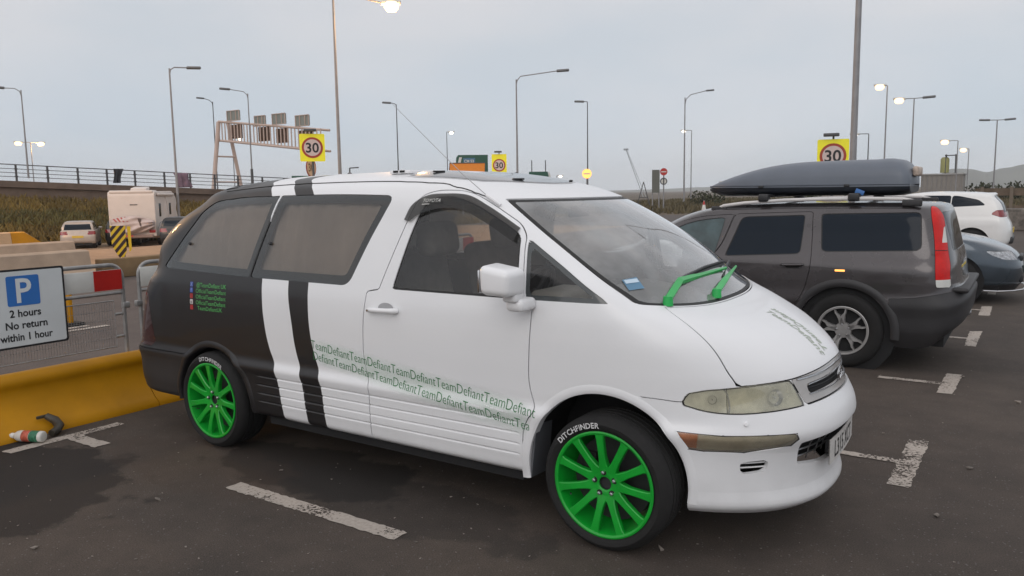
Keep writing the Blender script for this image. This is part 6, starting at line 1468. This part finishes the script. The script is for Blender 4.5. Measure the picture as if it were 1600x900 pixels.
for s in (1, -1):
    mm = (lambda k: k) if s == 1 else (lambda k: k.mirrored())
    for k_ in ('rear_door', 'front_door'):
        dk_ = ed[k_]; lowp, upp = dk_.split(dk_.A[:, 2]-.42, .0005)
        d = place_skin(mm(upp.rimmed(.015)), k_, M['bronze'], est); place_skin(mm(lowp), 'door_cladding', M['cladding'], d)
    for k_, nm in (('w3', 'rear_side_window'), ('w2', 'rear_door_window'), ('w1', 'front_door_window')):
        g_ = inward(eglass[k_], .006); gf = f_poly(g_, PW[k_])
        o = place_skin(mm(g_.cut(gf+.008)), nm, M['dark_glass'] if k_ != 'w1' else mat('front_glass%d' % s, (.045, .075, .080), .06, var=.5, scale=4, spec=.6), est); place_skin(mm(g_.cut(-(gf+.008))), 'window_seal', M['seal'], o)
    tA = etl; zz_ = lambda sk: sk.A[:, 2]
    red1 = tA.cut(.842-zz_(tA)); wh1 = tA.cut(zz_(tA)-.842)
    sq = np.maximum(np.abs(zz_(red1)-1.225)-.070, red1.A[:, 0]+.752); wh2, red1 = red1.split(sq, 0)
    o = place_skin(mm(red1), 'tail_light', mat('tail_red%d' % s, (.50, .008, .006), .25, var=.15, scale=18, emit=.07, spec=.3), est)
    place_skin(mm(wh1), 'reversing_lens', M['board_white'], o); place_skin(mm(wh2), 'clear_lens', M['board_white'], o)
    b = MB(); b.tube([(-.715, s*-.868, 1.095), (-.76, s*-.850, 1.095), (-.80, s*-.80, 1.093)], .0035, 5); b.build('lens_joint', M['seal'], o)
    # handles and the small side marker
    for hx in (.47, 1.38):
        b = MB(); b.tube([(hx-.10, s*-.907, .935), (hx-.09, s*-.925, .937), (hx+.08, s*-.928, .930), (hx+.09, s*-.910, .930)], .014, 8); hd = b.build('door_handle', M['bronze'], est); b = MB(); b.rbox((hx-.01, s*-.905, .912), (.13, .02, .030), .01, 2); b.build('handle_recess', M['black_matt'], hd)
    b = MB(); b.rbox((.04, s*-.914, .895), (.085, .008, .018), .003, 2); b.build('side_marker', M['amber'], est)
    # roof rail
    b = MB(); xs_ = [1.30, 1.20, 1.0, .6, .2, -.2, -.42, -.52]; zs_ = [1.435, 1.480, 1.505, 1.532, 1.540, 1.540, 1.535, 1.515]; ys_ = [.665, .685, .70, .705, .705, .70, .695, .69]
    b.tube([(x, s*-y, z) for x, y, z in zip(xs_, ys_, zs_)], .0165, 10); rr_ = b.build('roof_rail', mat('rail_alu%d' % s, (.60, .58, .57), .4, 0), est)
    b = MB(); b.rbox((-.50, s*-.695, 1.500), (.16, .05, .065), .015, 3); b.build('rail_end', M['cladding'], rr_); b = MB(); b.rbox((1.25, s*-.672, 1.450), (.16, .05, .05), .015, 3); b.build('rail_end', M['cladding'], rr_)
    b = MB(); b.rbox((1.83, s*-.98, 1.05), (.13, .20, .15), .04, 3); b.build('door_mirror', M['bronze'], est)
    # arch lip in black cladding
    for cx in (0, 2.76):
        b = MB(); n_ = 40; row = []
        for i in range(n_+1):
            a = R(-6+192*i/n_)
            for rr2, yy in ((.400, .84), (.402, .922), (.420, .934), (.455, .932), (.475, .918)): row.append((cx+rr2*math.cos(a), s*-yy, .345+rr2*math.sin(a)))
        b.add(row, [(i*5+j, (i+1)*5+j, (i+1)*5+j+1, i*5+j+1) for i in range(n_) for j in range(4)]); b.build('wheel_arch_lip', M['cladding'], est, angle=50)
        b = MB(); b.cyl((cx, s*-.86, .345), (cx, s*-.5, .345), .44, .44, 32); bb = b.build('wheel_arch_liner', M['black_matt'], est)
# bumper step and tow cover
b = MB(); b.rbox((-.90, 0, .745), (.15, 1.50, .045), .02, 3); b.build('bumper_step', M['cladding'], est); b = MB(); b.rbox((-.86, -.45, .40), (.16, .14, .07), .03, 3); b.build('exhaust', M['steel'], est)
b = MB(); b.box((1.3, 0, .30), (4.2, 1.4, .14)); b.build('underbody', M['black_matt'], est)
b = MB()
for cx in (.80, -.02): b.rbox((cx, 0, 1.575), (.06, 1.36, .03), .01, 2)
b.build('roof_bar', M['black_plastic'], est)
for cx in (.80, -.02):
    for s in (1, -1): b = MB(); b.rbox((cx, s*.69, 1.555), (.10, .10, .075), .018, 3); b.build('bar_foot', M['black_plastic'], est)
def split_spokes(r, X, R_r, h):
    """five wide spokes, each forking into two points at the rim"""
    for i in range(5):
        a = 2*PI*i/5+R(98); ca, sa = math.cos(a), math.sin(a)
        for sg in (-1, 1):
            rows = []
            for rad, off, hw, zt in ((.05, 0, .030, h-.020), (.10, .008, .022, h-.012), (.14, .022, .018, h-.008), (R_r-.06, .040, .011, h-.008), (R_r-.012, .052, .004, h-.010)):
                for y, z in ((off*sg-hw, zt-.03), (off*sg-hw*.8, zt), (off*sg+hw*.8, zt), (off*sg+hw, zt-.03)): rows.append(X(Vector((ca*rad-sa*y, sa*rad+ca*y, z))))
            r.add(rows, [(q*4+j, (q+1)*4+j, (q+1)*4+(j+1) % 4, q*4+(j+1) % 4) for q in range(4) for j in range(4)])
    r.lathe([(0, h-.02), (.035, h-.018), (.07, h-.02), (.075, h-.05)], 30, X); r.lathe([(R_r+.002, h-.01), (R_r-.002, h+.004), (R_r-.018, h+.003), (R_r-.022, h-.02)], 60, X)
M['rim_silver'] = mat('rim_silver', (.40, .39, .385), .38, .55, var=.1)
M['barrel_dark'] = mat('barrel_dark', (.03, .03, .03), .6)
for cx in (0, 2.76):
    for s in (1, -1):
        w = simple_wheel(est, cx, s*-.80, s, .345, .222, M['rim_silver'], .225, spokes=split_spokes)
b = MB(); b.box((-.876, 0, .87), (.012, .52, .11)); b.build('number_plate', mat('plate_yellow', (.62, .46, .03), .4), est)
# ---------------------------------------------------------------- roof box
rb = thing('roof_box', 'long blue grey roof box strapped on top of the grey estate car', 'roof box', (2.54, 4.42, 1.585), PI)
def boxhalf(prof, name, m, lo, hi):
    b = MB(); n_ = 44; k_ = 18; vs = []
    for i in range(n_+1):
        u = i/n_; x = -.93+1.93*u; hw, z0_, z1_ = prof(x, u)
        for j in range(k_+1):
            a = PI*j/k_; c, s_ = math.cos(a), math.sin(a)
            y = hw*np.sign(c)*abs(c)**.55; z = z0_+(z1_-z0_)*abs(s_)**.62
            vs.append((x, y, z))
    b.add(vs, [(i*(k_+1)+j, (i+1)*(k_+1)+j, (i+1)*(k_+1)+j+1, i*(k_+1)+j+1) for i in range(n_) for j in range(k_)]+[tuple(range(k_+1)), tuple(range(n_*(k_+1), (n_+1)*(k_+1)))[::-1]]); return b.build(name, m, rb, angle=50)
bw_ = lambda x: .40*max(.05, (1-max(0, (x-.10)/.98)**2.6))**.5*(1 if x > -.85 else (1-((-.85-x)/.12)**2*.25))
M['box_grey'] = mat('box_grey', (.120, .138, .168), .42, var=.06, scale=5, bump=.05, bscale=180)
ZT = [(-.93, .200), (-.88, .285), (-.80, .318), (-.60, .322), (-.20, .322), (.10, .315), (.40, .280), (.70, .205), (.92, .130), (1.00, .095)]
boxhalf(lambda x, u: (bw_(x), .062+.012*u, float(smoothtab(x, ZT))), 'lid', M['box_grey'], 0, 0)
boxhalf(lambda x, u: (bw_(x)*1.012, .095-.012*(1-u), .064), 'seam_band', M['box_grey'], 0, 0)
ZB = [(-.97, .02), (-.86, -.012), (-.5, -.014), (.6, -.012), (.90, .0), (1.05, .055)]
boxhalf(lambda x, u: (bw_(x)*.985, .065, float(smoothtab(x, ZB))), 'base', mat('box_base', (.014, .018, .026), .45), 0, 0)
for s in (-1, 1):
    for x in (-.4, .4): b = MB(); b.rbox((x, s*.402, .078), (.05, .012, .025), .004, 2); b.build('latch', M['black_plastic'], rb)
b = MB(); b.rbox((-.955, .05, .20), (.05, .35, .09), .02, 3); b.build('rear_label', mat('box_label', (.50, .40, .33), .5, var=.4, scale=20), rb)
bp_ = thing('strap_end', 'small blue strap end hanging under the rear of the roof box', 'strap', (3.06, 4.0, 1.60)); b = MB(); b.rbox((0, 0, 0), (.08, .01, .045), .004, 2, Euler((0, .4, 0)).to_matrix()); b.build('strap', mat('strap_blue', (.05, .16, .42), .5), bp_)

# ---------------------------------------------------------------- hatchbacks
def hatch_surface(L=4.2, Wd=.88, H=1.46, wb=2.6, hood=1.0, tail=.78, bon=.0):
    NF, NS, NR = 22, 60, 22; n0 = wb+.85; k = H/1.46
    rz = lambda b_: [(-.6, b_-.09), (-.2, b_-.035), (.4, b_), (1.0, b_), (1.5, b_-.05), (2.0, b_-.15)]
    T = [(.17, n0-.10, 2.5, wb-.1, Wd*.92, .21, -.42, -tail+.10, 3.6, .28, 3), (.30, n0-.02, 2.5, wb-.1, Wd*.985, .33, -.42, -tail+.02, 3.6, .36, 4), (.46, n0, 2.5, wb-.1, Wd, .52, -.42, -tail, 3.6, .52, 4), (.58, n0-.03, 2.5, wb-.1, Wd*.995, .66, -.42, -tail+.01, 3.6, .66, 4),
         (.70, n0-.12, 2.5, wb-.1, Wd*.99, .78, -.42, -tail+.05, 3.6, .78, 3), (.80+bon, n0-.35, 2.6, wb-.1, Wd*.975, .87, -.42, -tail+.09, 3.6, .86, 4), (.90+bon, n0-.75, 2.7, wb-.2, Wd*.955, .92, -.42, -tail+.11, 3.5, .92, 4), (.98+bon*.5, wb-.18, 2.8, wb-.55, Wd*.935, .955*k, -.42, -tail+.13, 3.4, .97*k, 8),
         (1.20*k, wb-.62, 2.7, wb-.95, Wd*.86, 1.19*k, -.38, -tail+.22, 3.2, 1.19*k, 8), (1.375*k, wb-1.08, 2.6, wb-1.4, Wd*.775, rz(1.395*k), -.30, -tail+.36, 3.0, 1.36*k, 3), (1.41*k, wb-1.25, 2.6, wb-1.5, Wd*.73, rz(1.428*k), -.28, -tail+.36, 2.9, 1.40*k, 3),
         (1.435*k, wb-1.5, 2.5, wb-1.7, Wd*.5, rz(1.45*k), -.1, -tail+.55, 2.6, 1.425*k, 3), (1.455*k, wb-1.8, 2.5, wb-1.9, 0, rz(1.46*k), .1, 0, 2.5, 1.45*k, 1)]
    G, v = loft([ring(*t[:10], NF, NS, NR) for t in T], [t[10] for t in T[:-1]]); return Skin.grid(G, v)
def hatch(name, label, loc, rz, paint, rim_m, group=None, wb=2.6, Wd=.88, H=1.46, tail=.78, wins=None, tail_poly=None, lamp_poly=None, rear_plate=True, bon=0, extra=None, R_t=.31, glass_m=None):
    t = thing(name, label, 'car', loc, rz, group); k = H/1.46; S = hatch_surface(Wd=Wd, H=H, wb=wb, tail=tail, bon=bon); gm = glass_m or M['dark_glass']
    for cx in (0, wb): S = S.cut(np.where(S.A[:, 1] < -.5, arch(S, cx, R_t, R_t+.055), -1.0))
    S0 = S
    wins = wins or [('side_window', [(-.10, 1.0*k), (-.02, 1.33*k), (.55, 1.375*k), (.60, .985*k)]), ('side_window', [(.66, .985*k), (.61, 1.375*k), (1.15, 1.35*k), (1.62, 1.13*k), (1.90, .995*k)])]
    pieces = []
    for nm, P in wins:
        P = roundpoly(P, .05, 4); w_, S = S.split(f_poly(S, P), 0); pieces.append((nm, w_))
    f = np.maximum.reduce([S.A[:, 0]+.30, 1.0*k-S.A[:, 2], S.A[:, 2]-1.365*k, -S.A[:, 1]-.68*Wd/.88+.25*(S.A[:, 2]-1.0)]); rwn, S = S.split(f, 0)
    f = np.maximum.reduce([(wb-1.7)-S.A[:, 0], (7.08-S.A[:, 7])*.2, (S.A[:, 7]-8.95)*.2, -S.A[:, 1]-Wd*.86+.45*(S.A[:, 2]-1.0)]); wsn, S = S.split(f, 0)
    tp = tail_poly or roundpoly([(-tail+.36, .90), (-tail+.30, .72), (-tail-.2, .72), (-tail-.2, .90)], .04, 3)
    tlx, S = S.split(np.where(S.A[:, 1] < -.45, sdpoly(S.A[:, 0], S.A[:, 2], tp), 1), .002)
    lp = lamp_poly or [(wb+.40, .72), (wb+.45, .62), (wb+1.2, .58), (wb+1.2, .70)]
    hlx, S = S.split(np.where((S.A[:, 1] < -.36) & (S.A[:, 0] > wb+.2), sdpoly(S.A[:, 0], S.A[:, 2], lp), 1), .002)
    lw, S = S.split(S.A[:, 2]-.27, .001)
    skin_obj(S.both().rimmed(.012), 'body', paint, t); skin_obj(lw.both(), 'sill', M['black_plastic'], t); skin_obj(inward(S0.cut(S0.A[:, 7]-6.9), .02).both(), 'inner_shell', M['black_matt'], t)
    skin_obj(inward(rwn, .004).both(), 'rear_window', gm, t); skin_obj(inward(wsn, .004).both(), 'windscreen', gm, t)
    for s in (1, -1):
        mm = (lambda q: q) if s == 1 else (lambda q: q.mirrored())
        for nm, w_ in pieces: skin_obj(mm(inward(w_, .004)), nm, gm, t)
        skin_obj(mm(inward(tlx, .001)), 'tail_light', mat('tail_%s%d' % (name, s), (.22, .012, .015), .2, coat=.5, var=.3, scale=12), t)
        h_ = skin_obj(mm(inward(hlx, .002)), 'headlight', glass('hlg_%s%d' % (name, s), (.9, .92, .95), 1, .05, (.5, .5, .5)), t); skin_obj(mm(inward(hlx, .016)), 'reflector', mat('hlr_%s%d' % (name, s), (.80, .81, .84), .3, 0, var=.8, scale=22), h_)
        for cx in (0, wb):
            simple_wheel(t, cx, s*-(Wd-.115), s, R_t, R_t*.62, rim_m, .19, n_sp=14)
            b = MB(); b.cyl((cx, s*-(Wd-.07), R_t), (cx, s*-.45, R_t), R_t+.065, R_t+.065, 28); b.build('wheel_arch_liner', M['black_matt'], t)
        b = MB(); b.rbox((wb-.72, s*-(Wd+.07), 1.0), (.12, .20, .13), .04, 3); b.build('door_mirror', paint, t)
        # door gap lines as fine dark seams
        b = MB()
        for dx in (.62, 1.62 if wb < 2.7 else 1.7): b.tube([(dx, s*-(Wd*.992+.001), .30), (dx, s*-(Wd*.998+.001), .55), (dx-.02, s*-(Wd*.975+.001), .88)], .003, 4)
        b.build('door_seam', M['seal'], t)
    b = MB(); b.box((wb/2, 0, .24), (wb+1.1, Wd*1.5, .12)); b.build('underbody', M['black_matt'], t)
    if rear_plate: b = MB(); b.box((-tail-.006, 0, .62), (.012, .52, .11)); b.build('number_plate', mat('py_'+name, (.62, .44, .05), .4), t)
    return t
M['white_gloss'] = mat('white_gloss', (.72, .72, .71), .25, var=.02, coat=.5)
k2 = 1.50/1.46
wh = hatch('hatchback', 'white hatchback with dark side glass parked beyond the grey estate car', (3.25, 17.9, 0), PI, M['white_gloss'], M['rim_silver'], wb=2.64, Wd=.895, H=1.52, tail=.80, R_t=.32,
      wins=[('side_window', [(-.26, 1.20), (-.10, 1.33), (.30, 1.42), (.43, 1.43), (.45, 1.16)]), ('side_window', [(.47, 1.16), (.45, 1.43), (1.0, 1.435), (1.30, 1.40), (1.72, 1.18), (1.9, 1.06)])],
      tail_poly=roundpoly([(-.36, 1.00), (-.46, 1.09), (-.9, 1.10), (-.9, .95), (-.55, .93)], .03, 3))
b = MB(); b.rbox((-.72, 0, .40), (.20, 1.3, .16), .04, 3); b.build('rear_diffuser', M['black_plastic'], wh)
M['slate'] = mat('slate_paint', (.058, .076, .095), .22, .5, var=.05, coat=.7)
gf = hatch('hatchback', 'slate blue hatchback with its bonnet just showing behind the grey estate car', (.90, 9.50, 0), 0, M['slate'], M['rim_silver'], wb=2.62, Wd=.90, H=1.46, tail=.75, R_t=.32, rear_plate=False, bon=.02,
      lamp_poly=roundpoly([(3.00, .745), (3.05, .70), (3.22, .625), (3.55, .60), (3.55, .70), (3.20, .745)], .02, 3))
b = MB(); b.tube([(2.62+.38, -.895, .20), (2.62+.55, -.84, .195), (2.62+.72, -.68, .195), (2.62+.84, -.4, .195), (2.62+.87, 0, .195), (2.62+.84, .4, .195), (2.62+.72, .68, .195)], .014, 6); b.build('chrome_strip', M['chrome'], gf)
b = MB(); b.rbox((3.41, 0, .62), (.05, .6, .08), .02, 3); b.build('grille', M['black_plastic'], gf); b = MB(); b.rbox((3.41, 0, .34), (.08, .7, .12), .03, 3); b.build('lower_intake', M['black_plastic'], gf)
b = MB(); b.box((3.485, 0, .47), (.012, .52, .11)); b.build('number_plate', M['board_white'], gf)
hz_ = lambda x, y: float(hgt(x, y))
M['silver_old'] = mat('silver_paint', (.42, .37, .33), .4, .3, var=.08)
hatch('hatchback', 'small silver hatchback seen from behind left of the motorhome', (-37.0, 17.55, hz_(-37, 17.5)), R(147), M['silver_old'], M['rim_silver'], wb=2.45, Wd=.82, H=1.42, tail=.62, R_t=.28)
M['dark_old'] = mat('dark_paint', (.028, .030, .034), .35, .2, var=.08)
hatch('hatchback', 'small dark hatchback with yellow plate right of the motorhome rear', (-31.9, 19.95, hz_(-32, 20)), R(136), M['dark_old'], M['rim_silver'], wb=2.40, Wd=.82, H=1.46, tail=.60, R_t=.28)
hatch('hatchback', 'dark car mostly hidden behind the motorhome cover', (-37.2, 20.1, hz_(-37, 20)), R(140), M['dark_old'], M['rim_silver'], wb=2.5, Wd=.85, H=1.5, tail=.7, R_t=.3, rear_plate=False)
# ---------------------------------------------------------------- motorhome
mh = thing('motorhome', 'white motorhome seen from behind with a roof awning and dark side windows', 'motorhome', (-34.4, 19.0, hz_(-34.4, 19)), R(137))
M['mh_white'] = mat('mh_white', (.62, .56, .52), .45, var=.05, scale=2)
def PX(v): return Vector((v[0], v[2], v[1]))
sil = roundpoly([(0, .55), (0, 2.72), (.10, 2.88), (4.9, 2.92), (6.0, 2.55), (6.15, 2.2), (5.9, 1.9), (6.5, 1.15), (7.05, 1.0), (7.1, .45), (6.3, .45), (.9, .42), (.6, .55)], [.05, .1, .12, .3, .3, .1, .05, .1, .1, .05, .02, .02, .02], 4)
b = MB(); b.prism(sil, -1.12, 1.12, PX); o = b.build('coachwork', M['mh_white'], mh, angle=25); bv = o.modifiers.new('b', 'BEVEL'); bv.width = .07; bv.segments = 3; bv.limit_method = 'ANGLE'; bv.angle_limit = R(50)
b = MB(); b.rbox((.55, 0, 2.86), (1.1, 2.1, .16), .06, 3); b.build('rear_cap', M['mh_white'], mh)
b = MB(); b.rbox((2.6, -1.20, 2.72), (4.3, .14, .15), .05, 3); b.build('awning', M['mh_white'], mh)
b = MB(); b.rbox((2.2, 0, 3.02), (.9, .8, .18), .06, 3, Euler((0, R(-6), 0)).to_matrix()); b.build('roof_light', M['mh_white'], mh)
for x0_, w_, h0_, h1_ in ((1.2, .45, 1.55, 2.25), (4.0, .50, 1.6, 2.25)): b = MB(); b.rbox((x0_, -1.125, (h0_+h1_)/2), (w_, .03, h1_-h0_), .01, 2); b.build('side_window', M['dark_glass'], mh)
b = MB(); b.rbox((3.0, -1.122, 1.60), (.62, .02, 1.9), .01, 2); b.tube([(2.66, -1.14, 2.6), (2.9, -1.14, 2.45), (3.25, -1.14, 1.9), (3.4, -1.14, 1.3)], .02, 5); b.build('door', M['mh_white'], mh)
b = MB(); b.tube([(.45, -1.14, .95), (.9, -1.14, 1.22), (1.5, -1.14, 1.28), (2.0, -1.14, 1.18), (2.4, -1.14, .9)], .02, 5); b.build('side_stripe', M['pole'], mh)
b = MB(); b.box((-.01, -.10, 2.20), (.02, .36, .05)); b.build('rear_vent', M['pole_dark'], mh)
for s in (1, -1): b = MB(); b.rbox((-.02, s*.92, .82), (.05, .30, .16), .02, 2); b.build('tail_light', mat('mh_tail%d' % s, (.38, .02, .02), .3), mh)
b = MB(); b.box((-.02, 0, .58), (.06, 1.9, .14)); b.build('rear_bumper', mat('mh_bumper', (.30, .22, .20), .6), mh)
b = MB(); b.box((-.06, .25, .60), (.02, .5, .11)); b.build('number_plate', mat('mh_plate', (.55, .10, .08), .5), mh)
b = MB(); b.box((6.2, 0, 1.6), (.9, 2.0, .5)); b.build('cab_window', M['dark_glass'], mh)
for cx in (1.5, 5.6):
    for s in (1, -1): simple_wheel(mh, cx, s*-1.0, s, .34, .20, M['rim_silver'], .2, n_sp=8); b = MB(); b.rbox((cx, s*-1.05, .52), (.86, .2, .36), .1, 3); b.build('wheel_arch', M['black_matt'], mh)
# fabric cover over the rack on the back of the motorhome
def drape(u, v):
    a = u*2-1; y = 1.05*a; wv = .05*math.sin(9*v+6*a)+.035*math.sin(17*v*(1+.3*a)+3*a)
    d = .42*math.sqrt(max(0, 1-abs(a)**3))*(.45+.55*math.sin(PI*min(1, v*1.02))**.5)+wv
    zt, zb_ = 1.62-.18*a*a-.10*(a > .3)*(a-.3), .72+.28*a*a
    return (-.06-d, -y, zt+(zb_-zt)*v)
b = MB(); nu, nv = 40, 26; b.v = [drape(i/nu, j/nv) for i in range(nu+1) for j in range(nv+1)]; b.f = [(i*(nv+1)+j, (i+1)*(nv+1)+j, (i+1)*(nv+1)+j+1, i*(nv+1)+j+1) for i in range(nu) for j in range(nv)]; b.mi = [0]*len(b.f)
cv = thing('rack_cover', 'creased pale cover over the rack on the back of the motorhome', 'cover', mh.location, R(137)); b.build('fabric', mat('cover', (.50, .42, .40), .85, var=.12, scale=3), cv, angle=80)
b = MB(); b.add([drape(.66, .1), drape(.73, .1), drape(.74, .62), drape(.70, .78)], [(0, 1, 2, 3)]); b.v = [(x-.03, y, z) for x, y, z in b.v]; b.build('dark_patch', mat('cover_dark', (.09, .06, .05), .8), cv, smooth=False)
b = MB()
for k_ in range(4): b.add([drape(.08+.085*k_, .02), drape(.12+.085*k_, .02), drape(.20+.085*k_, .30), drape(.16+.085*k_, .30)], [(0, 1, 2, 3)])
b.v = [(x-.035, y, z) for x, y, z in b.v]; b.build('red_stripes', mat('cover_red', (.35, .06, .05), .7), cv, smooth=False)
